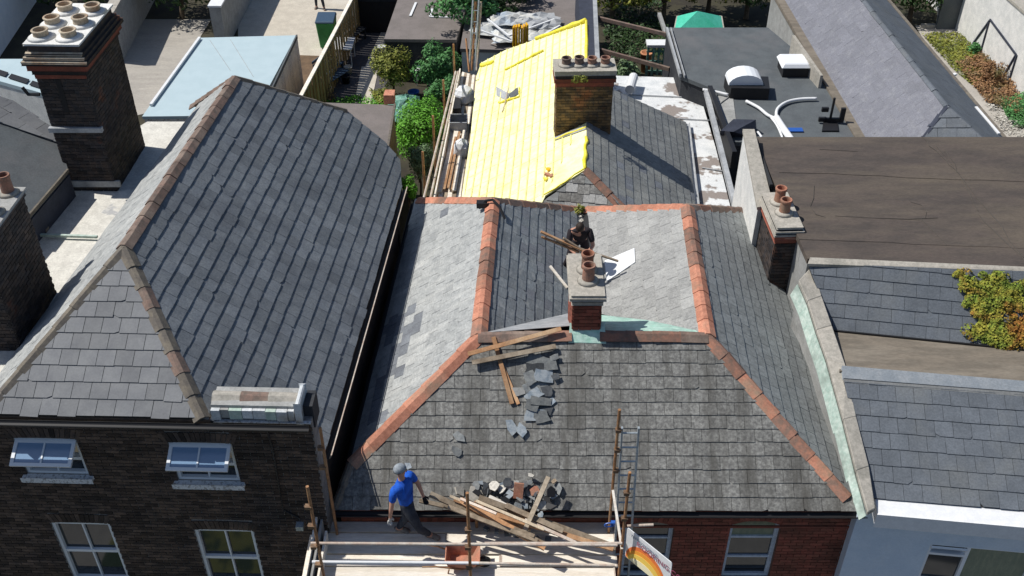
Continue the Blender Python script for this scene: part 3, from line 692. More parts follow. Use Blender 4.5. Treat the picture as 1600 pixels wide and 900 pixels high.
# parapet block with ridge tiles and flashings at the right end of the front
pu0, pu1 = luv(330,640)[0], luv(467,640)[0]
mb = MB(); segs_bar(mb, LO, LU, Z, LN, pu0, 8.25, pu1, 8.52, -.42, -.02); par = mb.build('parapet', m_conc_g, lh)
a = LO+LU*pu0+Z*8.55-LN*.22; b = LO+LU*(pu1-.05)+Z*8.55-LN*.22
RT = Pieces(par, 'ridge_tile', 'ridge_tiles_far'); ridge(RT, a, b, pt([m_ridge_br, m_conc, m_conc]), hw=.15, lift=.02, L=.45); RT.finish()
x = pu0
for i, wd in enumerate((.14,.13,.2,.16,.2,.16,.17,.1)):
    if x+wd > pu1: break
    mb = MB(); t0 = .0+RN.uniform(0,.03); segs_bar(mb, LO, LU, Z, LN, x+.004, 8.27+RN.uniform(0,.04), x+wd-.004, 8.47, -.015, .03+t0)
    mb.build('lead_flashing', m_conc_g if i == 1 else (m_leadw, m_copper)[i % 3 == 2], par); x += wd
mb = MB(); segs_bar(mb, LO, LU, Z, LN, pu1-.04, 8.22, pu1+.03, 8.62, -.40, .05); mb.build('lead_end_piece', m_leadw, par, bevel=.02)
mb = MB(); segs_bar(mb, LO, LU, Z, LN, pu1+.04, 8.0, pu1+.18, 8.45, -.45, -.1); mb.build('dark_end_box', m_dark, lh)
mb = MB(); cp = [LO+LU*luv(415,663)[0]+Z*8.2+LN*.03, LO+LU*luv(427,700)[0]+Z*7.6+LN*.03, LO+LU*luv(437,760)[0]+Z*6.8+LN*.03, LO+LU*luv(444,800)[0]+Z*6.2+LN*.03, LO+LU*luv(470,818)[0]+Z*6.0+LN*.03]
mb.path(cp, .014, 5); mb.build('cable', m_black, lh)
mb = MB(); mb.box(LO+LU*luv(470,817)[0]+Z*luv(470,817)[1]+LN*.07, (.12,.12,.1)); mb.build('junction_box', m_alu, lh)
# white valley roof behind the left slope
mb = MB(); q = [P(a,b,8.70) for a,b in ((20,640),(-60,560),(-40,340),(55,335),(118,285),(225,275),(262,235),(300,200),(330,150))]
q = [P(-20,630,7.75), P(150,380,7.75), P(250,250,7.75), P(250,215,7.75), P(120,262,7.75), P(20,380,7.75), P(-80,520,7.75)]
q = [P(100,450,7.75), P(205,318,7.75), P(262,238,7.75), P(300,190,7.75), P(230,190,7.75), P(110,262,7.75), P(38,372,7.75), P(-80,520,7.75), P(-80,700,7.75)]
mb.prism(q, V(0,0,-.3)); mb.build('valley_roof', m_felt_w, lh, label='sun bleached white flat roof behind the ridge')
mb = MB(); mb.bar(P(54,367,7.83), P(152,370,7.83), .05, .05); mb.build('valley_rail', m_copper, lh)
for s_ in ((72,352,78,362),):
    mb = MB(); mb.box(P(72,358,7.8), (.06,.14,.05)); mb.build('loose_block', m_ridge_dk, lh)
# tall sooty stack with six pots on the valley
tb = P(112,297,7.75); tw = P(184,297,7.75)
lay = [(.05,.10,m_brick_soot,'corbel_course'),(.10,.13,m_brick_red,'oversailing_course'),(.15,.07,m_brick_soot,'cap_course'),(.11,.07,m_brick_soot,'cap_course'),(.07,.07,m_brick_soot,'cap_course'),(.01,.16,m_brick_soot,'cap_block'),(.05,.04,m_conc_w,'cap_slab')]
SW = tw.x-tb.x; SU = V(1,-.03,0).normalized()
st1 = chimney(lh, V(tb.x,tb.y,0), SU, SW, 1.85, 7.55, 10.42, m_mort_pale, m_brick_soot, lay,
        [(.20,.14,m_potw),(.76,.14,m_potw),(.20,.46,m_potw),(.78,.46,m_potw),(.22,.80,m_potw),(.80,.80,m_potw)], m_potw, m_conc_w, limit=300, pot_h=.17, pot_r=.16,
        label='tall sooty chimney stack with six pale pots')
z_ = 10.42+.23
for k, ov in enumerate((.15,.11,.07)):     # lime washed weathering on each front ledge
    z_ += .07; mb = MB(); o3 = V(tb.x,tb.y,0)-SU*ov; e3 = V(tb.x,tb.y,0)+SU*(SW+ov); f3 = V(0,-ov-.012,0); bk = V(0,-(.11,.07,.01)[k]+.0,0)
    mb.prism([o3+f3+Z*(z_-.028), e3+f3+Z*(z_-.028), e3+bk+Z*(z_+.012), o3+bk+Z*(z_+.012)], Z*.008); mb.build('weathering_strip', m_potw, st1)
mb = MB(); mb.box(V((tb.x+tw.x)/2, tb.y-.05, 9.22), (SW+.1,.1,.10)); mb.build('drip_course', m_lead, st1)
mb = MB(); mb.box(V((tb.x+tw.x)/2+.05, tb.y-.035, 7.93), (SW+.12,.05,.14)); mb.build('flashing', m_lead, st1)
for k in range(2): mb = MB(); mb.box(V(tb.x+SW*(.42), tb.y-.015-.003*k, 9.95), (.10,.05,.7)) if k == 0 else mb.box(V(tw.x+.01, tb.y+.8, 9.85), (.05,.12,.9)); mb.build('flue_slot', m_black, st1)
mb = MB(); mb.box(V((tb.x+tw.x)/2, tb.y-.03, 10.38), (SW+.02,.05,.09)); mb.build('string_course', m_brick_red, st1)
mb = MB(); mb.path([V(tb.x-.02,tb.y-.05,10.0),V(tb.x-.25,tb.y-.05,10.0),V(tb.x-.32,tb.y-.05,10.15)], .035, 6); mb.build('vent_elbow', m_black, st1)
# near stack at the far left
t2 = P(86,455,7.75)
st2 = chimney(lh, V(t2.x-2.1,t2.y-1.6,0), V(1,-.02,0).normalized(), 2.1, 1.6, 6.9, 9.85, m_mort_dk, m_brick_soot, [(.04,.08,m_brick_soot,'corbel_course'),(.06,.06,m_conc_g,'cap_slab')],
        [(.93,.55),(.93,.92)], m_terra_d, m_conc, limit=200, label='broad sooty chimney stack at the left edge', pot_h=.38)

mb = MB(); mb.prism([V(-9.5,3.2,.13),V(-3.4,3.2,.13),V(-3.4,8.6,.13),V(-9.5,8.6,.13)], Z*.03); mb.build('front_lawn', m_grass2, kind='structure')
# ================================================================ RIGHT HOUSE (white render, double pile slate roof)
rh = thing('terraced_house', 'white rendered house on the right with blue grey slates and an open casement', 'house', V(8, 11, 0))
a0 = P(1350,775,6.42); a1 = P(1640,800,6.42); b0 = P(1322,592,7.3); b1 = P(1640,615,7.3)
pf = plane(a0, a1, b0)
c0 = P(1312,516,6.98); c1 = P(1640,552,6.98); d0 = P(1262,409,7.82); d1 = P(1640,424,7.82); pb_ = plane(c0, c1, d0)
A0 = PP(1353,778,pf); A1 = PP(1700,806,pf); B0 = PP(1318,592,pf); B1 = PP(1700,621,pf)
C0 = PP(1300,516,pb_); C1 = PP(1700,556,pb_); D0 = PP(1262,412,pb_); D1 = PP(1700,427,pb_)
mb = MB(); underlay(mb, [A0,A1,B1,B0]); underlay(mb, [C0,C1,D1,D0]); rroof = mb.build('roof', m_under, rh)
PC = Pieces(rroof, 'slate', 'slate_courses', 300)
slates(PC, [A0,A1,B1,B0], A1-A0, .285, .30, lambda p,k: m_sl_rh, th=.010, jit=.003)
slates(PC, [C0,C1,D1,D0], C1-C0, .255, .42, lambda p,k: m_sl_rh, th=.010, jit=.003)
PC.finish()
# lead ridge with a low back step, gutter felt, top band
mb = MB(); mb.prism([P(1318,590,7.34),P(1700,619,7.34),P(1700,604,7.38),P(1316,572,7.38)], V(0,0,-.05)); mb.build('lead_ridge', m_leadd, rroof, bevel=.01)
mb = MB(); mb.prism([P(1318,592,7.335),P(1700,621,7.335),P(1700,627,7.28),P(1320,598,7.28)], V(0,.02,-.03)); mb.build('ridge_roll', m_conc_g, rroof)
mb = MB(); mb.prism([P(1312,580,7.335),P(1700,612,7.335),P(1700,550,6.97),P(1304,510,6.97)], V(0,0,-.08)); mb.build('gutter_felt', m_felt_b, rroof)
mb = MB(); mb.bar(P(1300,517,7.03), P(1700,557,7.03), .03, .05); mb.build('slate_edge_batten', m_black, rroof)
mb = MB(); mb.prism([P(1262,412,7.86),P(1700,428,7.86),P(1700,421,7.9),P(1266,402,7.9)], V(0,0,-.06)); mb.build('parapet_coping', m_conc, rroof)
# white boxed gutter along the front
ga, gb = P(1366,774,6.42), P(1700,803,6.42)
GU = gb-ga; GU.z = 0; GL = GU.length; GU.normalize(); GN = V(GU.y,-GU.x,0); GN = GN if GN.y < 0 else -GN
gO = V(ga.x, ga.y, 0)
mb = MB(); segs_bar(mb, gO, GU, Z, GN, 0, 6.12, GL, 6.40, 0, .40); bg_ = mb.build('boxed_gutter', m_pwhite, rh, bevel=.015)
RO = gO+GN*.09-GU*.25; rpl = (RO, GN)
def ruv(px, py): p = PP(px, py, rpl); return ((p-RO).dot(GU), p.z)
x0, zt = ruv(1454,850); x1, _ = ruv(1606,866); wr = (x0, x0+1.75, zt-1.0, zt)
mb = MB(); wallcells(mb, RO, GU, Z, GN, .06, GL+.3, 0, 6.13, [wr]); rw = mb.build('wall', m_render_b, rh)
for k in range(9):
    mb = MB(); segs_bar(mb, RO, GU, Z, GN, .3+k*.42, 6.05, .33+k*.42, 6.10, .091, .13); mb.build('gutter_bolt', m_black, bg_)
mb = MB(); fw = .05; xm = x0+.62
for a in ((x0,wr[2],x0+fw,zt),(x0+1.7,wr[2],x0+1.75,zt),(x0+fw,zt-fw,x0+1.7,zt),(x0+fw,wr[2],x0+1.7,wr[2]+fw),(xm,wr[2]+fw,xm+.06,zt-fw),(x0+fw,zt-.30,xm,zt-.25)): segs_bar(mb, RO, GU, Z, GN, *a, -.12, -.03)
f = mb.build('window', m_upvc, rh)
mb = MB(); segs_bar(mb, RO, GU, Z, GN, xm+.063, wr[2]+.053, x0+1.697, zt-.053, -.09, -.08); mb.build('pane', m_curtain, f)
mb = MB(); segs_bar(mb, RO, GU, Z, GN, x0+.053, wr[2]+.053, xm-.003, zt-.303, -.09, -.08); mb.build('pane', m_glass, f)
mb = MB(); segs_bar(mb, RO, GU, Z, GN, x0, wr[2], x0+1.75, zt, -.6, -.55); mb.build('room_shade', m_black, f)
mb = MB(); nn = (GN*math.cos(rad(35))-Z*math.sin(rad(35))).normalized(); dn = GU.cross(nn); dn = dn if dn.z < 0 else -dn
hb_ = RO+GU*(x0+.04)+Z*(zt-.06)-GN*.02
for (u0,t0,u1,t1) in ((0,0,.05,.40),(.53,0,.58,.40),(.05,0,.53,.05),(.05,.35,.53,.40)):
    mb.prism([hb_+GU*u0+dn*t0, hb_+GU*u1+dn*t0, hb_+GU*u1+dn*t1, hb_+GU*u0+dn*t1], nn*.04)
fo = mb.build('opening_light', m_upvc, f, label='small top light pushed open')
mb = MB(); mb.prism([hb_+GU*.05+dn*.05+nn*.015, hb_+GU*.53+dn*.05+nn*.015, hb_+GU*.53+dn*.35+nn*.015, hb_+GU*.05+dn*.35+nn*.015], nn*.008); mb.build('opening_pane', m_glass, fo) if False else mb.build('opening_pane', m_glass, f)
# great felt roof behind
fe = [P(1262,404,7.84), P(1700,422,7.84), P(1700,214,7.95), P(1178,214,7.95)]
mb = MB(); mb.prism(fe, V(0,0,-.12)); fr = mb.build('felt_roof', m_felt, rh)
for (pa, pb) in (((1465,228),(1600,400)),((1478,232),(1530,330)),((1530,330),(1640,440)),((1440,214),(1500,275))):
    q = [P(pa[0],pa[1],7.96).lerp(P(pb[0],pb[1],7.88), t)+V(RN.gauss(0,.02),0,.012) for t in [i/8 for i in range(9)]]
    q = [V(t.x,t.y, 7.84+(t.y-fe[0].y)/(fe[3].y-fe[0].y)*.11+.01) for t in q]
    mb = MB(); mb.path(q, [RN.uniform(.004,.011) for _ in q], 5); mb.build('felt_seam', m_seam, fr)
def feltp(px, py): 
    p = P(px, py, 7.9); return V(p.x, p.y, 7.84+(p.y-fe[0].y)/(fe[3].y-fe[0].y)*.11+.008)
for pts in ([(1305,336),(1360,339),(1420,341),(1465,339)],[(1423,315),(1440,320),(1448,330),(1446,340)],[(1272,290),(1271,310),(1266,322),(1275,334),(1290,338)],[(1280,236),(1340,239)],[(1440,341),(1460,360),(1480,380)]):
    mb = MB(); mb.path([feltp(*t) for t in pts], [.006+RN.uniform(-.003,.003) for _ in pts], 5); mb.build('felt_seam', m_seam, fr)
for yy in (270,370):
    mb = MB(); mb.path([feltp(1215+(yy-250)*.1+i*40,yy+i*1.6+RN.uniform(-1,1)) for i in range(12)], .005, 4); mb.build('felt_lap', m_felt, fr)
mb = MB()
q = [V(RO.x,RO.y+.35,0), V(RO.x+.25,RO.y+.35,0), V(fe[3].x+.3,fe[3].y-.3,0), V(fe[3].x+.05,fe[3].y-.3,0)]; mb.prism(q, Z*6.0)
q = [V(fe[3].x+.05,fe[3].y-.3,0), V(fe[2].x,fe[2].y-.3,0), V(fe[2].x,fe[2].y-.05,0), V(fe[3].x+.05,fe[3].y-.05,0)]; mb.prism(q, Z*7.8)
q = [V(fe[3].x+.05,fe[3].y-.3,5.9), V(fe[3].x+.3,fe[3].y-.3,5.9), V(fe[0].x+.3,fe[0].y+.1,5.9), V(fe[0].x+.05,fe[0].y+.1,5.9)]; mb.prism(q, Z*1.85)
mb.build('side_wall', m_conc_g, rh)
# verge box of the left edge of felt roof
mb = MB(); mb.bar(P(1180,216,7.97), P(1205,290,7.95), .06, .06); mb.build('verge', m_under, fr)

# party wall between middle and right house, sloped concrete coping
pw = thing('party_wall', 'tan concrete party wall coping stepping down between the middle and right house', 'wall', V(5.7, 13, 0))
cl = [(1358,796,6.52),(1325,640,7.12),(1318,590,7.5),(1295,530,7.32),(1268,455,7.55),(1245,432,7.72)]
cr = [(1370,792,6.52),(1340,640,7.12),(1328,578,7.5),(1310,520,7.32),(1283,455,7.55),(1266,412,7.75)]
cl = [P(*a) for a in [(1356,800,6.5),(1338,735,6.72),(1318,655,7.05),(1292,560,7.35),(1276,515,7.3),(1262,470,7.45),(1248,438,7.6)]]
cr = [P(*a) for a in [(1368,794,6.5),(1358,728,6.72),(1338,650,7.05),(1322,572,7.35),(1300,508,7.3),(1284,462,7.45),(1270,414,7.65)]]
for i in range(6):
    mb = MB(); mb.hexa([cl[i]-Z*.09, cr[i]-Z*.09, cr[i+1]-Z*.09, cl[i+1]-Z*.09, cl[i], cr[i], cr[i+1], cl[i+1]]); mb.build('coping_stone', m_conc, pw, bevel=.012)
mb = MB()
for i in range(6):
    yc = lambda p: max(p.y, WO.y-.03)
    q = [V(cl[i].x+.03,yc(cl[i]),0), V(cr[i].x-.03,yc(cr[i]),0), V(cr[i+1].x-.03,cr[i+1].y,0), V(cl[i+1].x+.03,cl[i+1].y,0)]
    t = [V(a.x,a.y,b.z-.1) for a, b in zip(q, (cl[i],cr[i],cr[i+1],cl[i+1]))]
    mb.add(q+t, [(3,2,1,0),(4,5,6,7),(0,1,5,4),(1,2,6,5),(2,3,7,6),(3,0,4,7)])
mb.build('wall', m_conc_g, pw)
for i in range(6):
    a, b = cl[i], cl[i+1]; h_ = (.10,.2,.26,.26,.26,.26)[i]
    mb = MB(); mb.prism([V(a.x-.0,a.y,a.z-.10), V(b.x-.0,b.y,b.z-.10), V(b.x-.09,b.y,b.z-.10-h_), V(a.x-.09,a.y,a.z-.10-h_)], V(-.015,0,.005)); mb.build('copper_flashing', m_copper, pw)
mb = MB(); mb.bar(P(1274,470,7.2)+V(.16,0,0), P(1270,415,7.3)+V(.16,0,0), .09, .5); mb.build('white_upstand', m_pwhite, pw)
# red chimney on the party wall
s0 = P(1200,415,6.9)
s0 = PY(1206,410,16.75); sw = PY(1240,415,16.75)
lay = [(.03,.09,m_brick_red,'corbel_course'),(.065,.09,m_brick_red,'oversailing_course'),(.07,.04,m_conc,'cap_course'),(.04,.035,m_black,'cap_joint'),(.06,.04,m_conc,'cap_course'),(.03,.035,m_black,'cap_joint'),(.03,.05,m_conc,'cap_slab')]
chimney(rh, V(s0.x,16.75,0), V(1,.04,0).normalized(), sw.x-s0.x, 1.2, 6.2, 7.60, m_mort_red, m_brick_soot, lay, [(.5,.40),(.48,.72)], m_terra, m_conc, limit=200, pot_h=.33, pot_r=.115,
        label='narrow red brick chimney stack with two orange pots on the party wall')
t = bush('moss_tuft', 'clump of dry brown moss and rubble below the right chimney', 'plant', PP(1236,440,pl_right), PP(1236,438,pl_right)+Z*.08, (.13,.16,.12), 500, .018, m_lf_red, trunk=False, seed=3)
mb = MB()
for i in range(9): mb.box(PP(1230+RN.uniform(-6,14),432+RN.uniform(-8,14),pl_right)+Z*.06, (.09,.08,.07), Matrix.Rotation(RN.uniform(0,3),3,'X')@Matrix.Rotation(RN.uniform(0,3),3,'Z'))
mb.build('rubble', m_rubble, t)
# ivy on the right house slates
iv = thing('ivy', 'green and orange ivy mound spreading over the right hand slate roof', 'plant', PP(1580,480,pb_))
rr = random.Random(5); mb = MB(); poly = [(1478,424),(1505,430),(1540,432),(1575,440),(1700,450),(1700,548),(1560,545),(1530,540),(1512,520),(1520,500),(1505,480),(1512,460),(1495,442)]
def inside(x, y):
    c = False; n = len(poly)
    for i in range(n):
        (xa,ya),(xb,yb) = poly[i], poly[(i+1)%n]
        if (ya > y) != (yb > y) and x < (xb-xa)*(y-ya)/(yb-ya)+xa: c = not c
    return c
blobs = []
while len(blobs) < 300:
    x, y = rr.uniform(1470,1690), rr.uniform(418,552)
    if inside(x, y): blobs.append((PP(x, y, pb_), rr.uniform(.05,.13)))
for i in range(30000):
    c, r = rr.choice(blobs); d = V(rr.gauss(0,1), rr.gauss(0,1), abs(rr.gauss(0,1))).normalized(); p = c+V(d.x*r*1.2, d.y*r*1.2, .02+d.z*r*1.3)
    n = (d+V(rr.gauss(0,.4),rr.gauss(0,.4),.2)).normalized(); x = Matrix.Rotation(rr.uniform(0,6),3,n) @ n.orthogonal().normalized(); y = n.cross(x); s = .019*rr.uniform(.6,1.7); k = len(mb.v)
    mb.v += [p-x*s, p-y*s*.8, p+x*s, p+y*s*.8]; mb.f.append((k,k+1,k+2,k+3)); mb.m.append(0)
mb.build('foliage', m_ivy, iv)
mb = MB()
for i in range(14):
    a, b = rr.choice(blobs)[0], rr.choice(blobs)[0]; mb.path([a+Z*.03, a.lerp(b,.5)+Z*.05, b+Z*.03], .009, 5)
mb.build('stem', m_bark, iv)

# ================================================================ REAR EXTENSION (yellow membrane roof, rear chimney)
ex = thing('rear_extension', 'rear extension roof with bright yellow membrane on one slope and grey slates on the other', 'extension', V(1.9, 24, GR))
R0 = P(916,264,7.0); R1 = P(917,34,7.0); ey = plane(R0, R1, P(722,303,5.2)); es = plane(R0, R1, P(1085,318,5.25))
pf1 = P(850,310,6.2); 
ypoly = [R0, PP(852,306,ey), PP(840,330,ey), PP(718,330,ey), PP(735,215,ey), PP(744,120,ey), PP(752,98,ey), PP(790,78,ey), R1]
def sheet(name, poly, mt, parent, th=.03, **k): mb = MB(); u_, v_, n_ = polyframe([poly[0],poly[len(poly)//3],poly[2*len(poly)//3]], V(1,.001,0)); mb.prism(poly, -n_*th); return mb.build(name, mt, parent, **k)
memb = sheet('membrane', ypoly, m_membrane, ex)
# battens along the slope under the membrane, counter battens across
PB = Pieces(memb, 'batten', 'battens_far')
u_, v_, n_ = polyframe([R0, R1, ypoly[3]], R1-R0)
O_ = R0; qq = [((p-O_).dot(u_), (p-O_).dot(v_)) for p in ypoly]
if area(qq) < 0: qq = qq[::-1]
def strip(PCx, u0, u1, v0, v1, h, mt):
    c = clip([(u0,v0),(u1,v0),(u1,v1),(u0,v1)], qq)
    if len(c) < 3 or abs(area(c)) < .003: return
    cx = sum(a for a,b in c)/len(c); cy = sum(b for a,b in c)/len(c); m = len(c)
    vs = [(x-cx,y-cy,h) for x,y in c]+[(x-cx,y-cy,-.005) for x,y in c]
    PCx.add(None, vs, [tuple(range(m)), tuple(range(2*m-1,m-1,-1))]+[(i+m,(i+1)%m+m,(i+1)%m,i) for i in range(m)], frame(O_+u_*cx+v_*cy, u_, v_, n_), mt)
mu = min(a for a,b in qq); Mu = max(a for a,b in qq); mv = min(b for a,b in qq); Mv_ = max(b for a,b in qq)
x = mv+.1
while x < Mv_: strip(PB, mu, Mu, x, x+.035, .022, m_memb_d); x += .235
x = mu+.2
while x < Mu: strip(PB, x, x+.03, mv, Mv_, .007, m_membrane); x += .62
PB.finish()
def yfold(a, b, w_, h): mb = MB(); n=8; pts=[a.lerp(b,i/n)+n_*.03+V(RN.gauss(0,.012),0,RN.gauss(0,.01)) for i in range(n+1)]; mb.path(pts, [w_*RN.uniform(.8,1.2) for _ in pts], 7); mb.build('membrane_fold', m_memb_y, memb, smooth=True)
yfold(PP(838,62,ey), R1+V(0,0,.02), .07, .05); yfold(PP(752,104,ey), PP(772,98,ey), .07, .05); yfold(PP(790,110,ey), PP(850,80,ey), .035, .03)
yfold(R0+V(-.02,0,0), R0.lerp(R1,.17), .045, .03); yfold(PP(917,200,ey), PP(868,219,ey), .03, .03); yfold(PP(852,306,ey), R0, .02, .02)
yfold(R0.lerp(R1,.55), R1, .05, .03)
mb = MB(); a = PP(868,214,ey)+n_*.05; b = PP(916,199,ey)+n_*.05; mb.prism([a, b, PP(916,203,ey)+n_*.03, PP(868,220,ey)+n_*.03], -n_*.02); mb.build('lead_flashing', m_lead, memb)
# torn window opening with grey flap
sk = [PP(776,136,ey)+n_*.02, PP(797,148,ey)+n_*.05, PP(793,158,ey)+n_*.02, PP(776,150,ey)+n_*.02]; mb = MB(); mb.prism(sk, -n_*.01); mb.build('grey_flap', m_lead, memb)
sk = [PP(797,148,ey)+n_*.04, PP(809,137,ey)+n_*.02, PP(811,147,ey)+n_*.02, PP(798,156,ey)+n_*.04]; mb = MB(); mb.prism(sk, -n_*.01); mb.build('grey_flap', m_felt_g, memb)
yfold(PP(780,162,ey), PP(812,152,ey), .03, .02); yfold(PP(812,152,ey), PP(812,138,ey), .02, .02)
mb = MB(); mb.path([PP(797,142,ey)+n_*.1, PP(790,165,ey)+n_*.05, PP(785,176,ey)+n_*.02], .016, 5); mb.build('timber_strip', m_wood_lY, memb)
# grey slates, right slope
spoly = [R0, PP(965,318,es), PP(980,335,es), PP(1087,335,es), PP(1071,192,es), PP(956,140,es), R0.lerp(R1,.45)]
mb = MB(); underlay(mb, [spoly[0],spoly[2],spoly[3],spoly[4],spoly[5],spoly[6]]) if False else mb.prism(spoly, -es[1]*.05)
exr = mb.build('roof', m_under, ex)
PC = Pieces(exr, 'slate', 'slate_courses', 300)
slates(PC, [spoly[0],spoly[2],spoly[3],spoly[4],spoly[5],spoly[6]], R1-R0, .23, .30, lambda p,k: (m_sl_patch if RN.random() < .05 else m_sl_ext), th=.012)
# front hip, mossy slates
hf = [R0, PP(852,309,ey), P(845,345,5.3), P(985,345,5.3), PP(968,318,es)]
hb0 = PP(852,309,ey); hb1 = PP(968,318,es); hf = [R0-Z*.03, R0+(hb0-R0)*1.6-Z*.03, R0+(hb1-R0)*1.6-Z*.03]; R_off = V(0,-.03,0); hf = [p+R_off for p in hf]; mb = MB(); underlay(mb, hf); mb.build('hip_felt', m_under, ex)
slates(PC, hf, hf[2]-hf[1], .22, .28, lambda p,k: RN.choice([m_sl_ext, m_sl_front, m_sl_rough]), jit=.015)
PC.finish()
RT = Pieces(exr, 'ridge_tile', 'ridge_tiles_far'); ridge(RT, PP(972,322,es), R0, pt([m_terra_d, m_terra, m_ridge_br]), hw=.13); RT.finish()
gutter('gutter', PP(1088,330,es)+V(.05,0,-.02), PP(1072,190,es)+V(.05,0,-.02), .06, m_lead, ex)
mb = MB(); e0, e1 = PP(722,325,ey), PP(744,120,ey); f0_, f1_ = PP(1085,335,es), PP(1072,192,es)
mb.prism([V(e0.x+.2,e0.y,GR-.2), V(f0_.x-.15,f0_.y,GR-.2), V(f1_.x-.15,f1_.y,GR-.2), V(R1.x-.2,R1.y-.2,GR-.2), V(e1.x+.3,e1.y,GR-.2)], Z*3.4)
mb.build('wall', m_conc_g, ex)
mb = MB(); q = [V(R0.x-.05,R0.y+.1,4.8),V(R0.x+.05,R0.y+.1,4.8),V(R1.x+.05,R1.y,4.8),V(R1.x-.05,R1.y,4.8)]; mb.prism(q, Z*2.1); mb.build('rafter_wall', m_dark, ex)
# rear chimney
c0_ = PY(868,218,22.7); c1_ = PY(952,218,22.7)
lay = [(.03,.12,m_brick_red,'oversailing_course'),(.07,.10,m_brick_red,'oversailing_course'),(.05,.09,m_brick_soot,'upper_course'),(.07,.12,m_conc,'cap_slab')]
chimney(ex, V(c0_.x,22.7,0), V(1,.03,0).normalized(), c1_.x-c0_.x, .55, 5.6, 7.98, m_mort_old, m_brick_old, lay, [(.17,.5),(.40,.5),(.63,.5,m_terra_d),(.87,.5,m_terra_d)], m_ridge_br, m_conc, limit=300, pot_h=.20, pot_r=.12,
        label='wide old brown brick chimney stack with four low pots')
bush('weed', 'dry grassy weed growing on top of the rear brown brick chimney', 'plant', P(905,122,8.3), P(905,125,8.33), (.22,.16,.14), 260, .03, m_lf_olive, trunk=False, seed=8)
bush('weed', 'green weed growing where the rear valley meets the orange ridge tiles', 'plant', P(938,310,6.3), P(938,309,6.4), (.42,.2,.16), 900, .03, m_lf_grey, trunk=False, seed=9)
gl_ = thing('work_gloves', 'orange and red work gloves dropped on the yellow membrane', 'gloves', PP(858,275,ey)+n_*.04)
for (px, py, c, r) in ((858,267,m_orange,.07),(856,275,m_terra,.08),(862,277,m_terra,.07),(854,283,m_memb_y,.05)):
    p = PP(px, py, ey)+n_*.05; mb = MB(); mb.box(p, (r*1.3,r,.04), Matrix.Rotation(RN.uniform(0,3),3,'Z'))
    for k in range(4): mb.tube(p+V(-.04+.025*k,.03,0), p+V(-.05+.034*k,.10,.0), .012, .01, 6)
    mb.build('glove', c, gl_)

# ================================================================ ROOFS AND BUILDINGS BEHIND, RIGHT
def flatb(name, label, cat, px, z, z0, mr_, mw, th=.12, inset=.06):
    pts = [P(a, b, z) for a, b in px]; c = sum(pts, V(0,0,0))/len(pts)
    t = thing(name, label, cat, V(c.x, c.y, z0)); mb = MB(); mb.prism(pts, V(0,0,-th)); r = mb.build('roof', mr_, t)
    q = [p.lerp(c, inset/max(.3,(p-c).length)) for p in pts]; mb = MB(); mb.prism([V(p.x,p.y,z0-.1) for p in q], Z*(z-th-.002-z0+.1)); mb.build('wall', mw, t)
    return t, r
wl, wlr = flatb('flat_roof_extension', 'low flat roof coated white with a brown patch beside the rear grey slates', 'extension', [(1063,330),(1143,330),(1118,230),(1086,122),(955,118),(960,150),(1066,188),(1078,260)], 5.0, GR, m_coat, m_conc_g)
for (ya, yb) in ((148,150),(183,185),(262,264)):
    mb = MB(); mb.bar(P(975+(ya-140)*1.0,ya,5.03), P(1100+(ya-148)*.25,yb+3,5.03), .03, .02); mb.build('lead_seam', m_lead, wlr)
mb = MB(); mb.tube(P(984,140,5.3), P(990,120,5.3), .14, .14, 14); mb.build('white_pipe_roll', m_pwhite, wlr, smooth=False)
for (a,b,c,d,h) in ((1083,192,1106,225,.35),(1088,262,1122,300,.25)):
    pass
dk, dkr = flatb('flat_roof_building', 'large flat dark grey felt roof with roof lights and looping white pipes', 'building', [(1340,222),(1145,222),(1118,140),(1062,118),(1040,43),(1200,43),(1292,120)], 5.7, GR, m_felt_g, m_dark)
mb = MB(); 
for (a, b) in (((1100,140),(1148,330)),): mb.bar(P(1103,142,5.75), P(1150,330,5.75), .12, .14)
mb.build('edge_trim', m_lead, dkr); mb = MB(); mb.bar(P(1108,146,5.7), P(1146,250,5.7), .12, .5); mb.build('edge_upstand', m_black, dkr)
mb = MB(); mb.bar(P(1042,45,5.76), P(1063,118,5.76), .06, .12); mb.bar(P(1048,45,5.76), P(1070,120,5.76), .03, .1); mb.build('edge_rail', m_lead, dkr)
mb = MB(); mb.prism([P(1108,150,5.712), P(1145,150,5.712), P(1152,205,5.712), P(1120,205,5.712)], Z*.01); mb.build('grey_patch', m_conc_g, dkr)
# curved rooflight
rl = thing('roof_light', 'white curved roof light on a black upstand, nearer one on the flat roof', 'roof light', P(1165,150,5.7))
k0, k1 = P(1140,155,5.7), P(1200,156,5.7); ww = (k1-k0).length
mb = MB(); mb.prism([k0, k1, k1+V(.1,.75,0), k0+V(-.05,.75,0)], Z*.35); mb.build('upstand', m_black, rl)
mb = MB(); pts = []
for j in range(2):
    for i in range(11): a = math.pi*(i/10); pts.append(k0+V(-.05+.98*.5*(1-math.cos(a)), .15+j*.62, .36+math.sin(a)*.30))
mb.add(pts+[k0+V(-.05,.15,.355),k0+V(.93,.15,.355),k0+V(.93,.77,.355),k0+V(-.05,.77,.355)], [(i,i+1,i+12,i+11) for i in range(10)]+[tuple(range(11))[::-1], tuple(range(11,22)), (22,23,24,25)]); mb.build('dome', m_dome, rl)
rl2 = thing('roof_light', 'square white domed roof light beside the long grey roof', 'roof light', P(1240,118,5.7))
k0 = P(1222,121,5.7); mb = MB(); mb.prism([k0, k0+V(.72,0,0), k0+V(.72,.7,0), k0+V(0,.7,0)], Z*.28); mb.build('upstand', m_black, rl2)
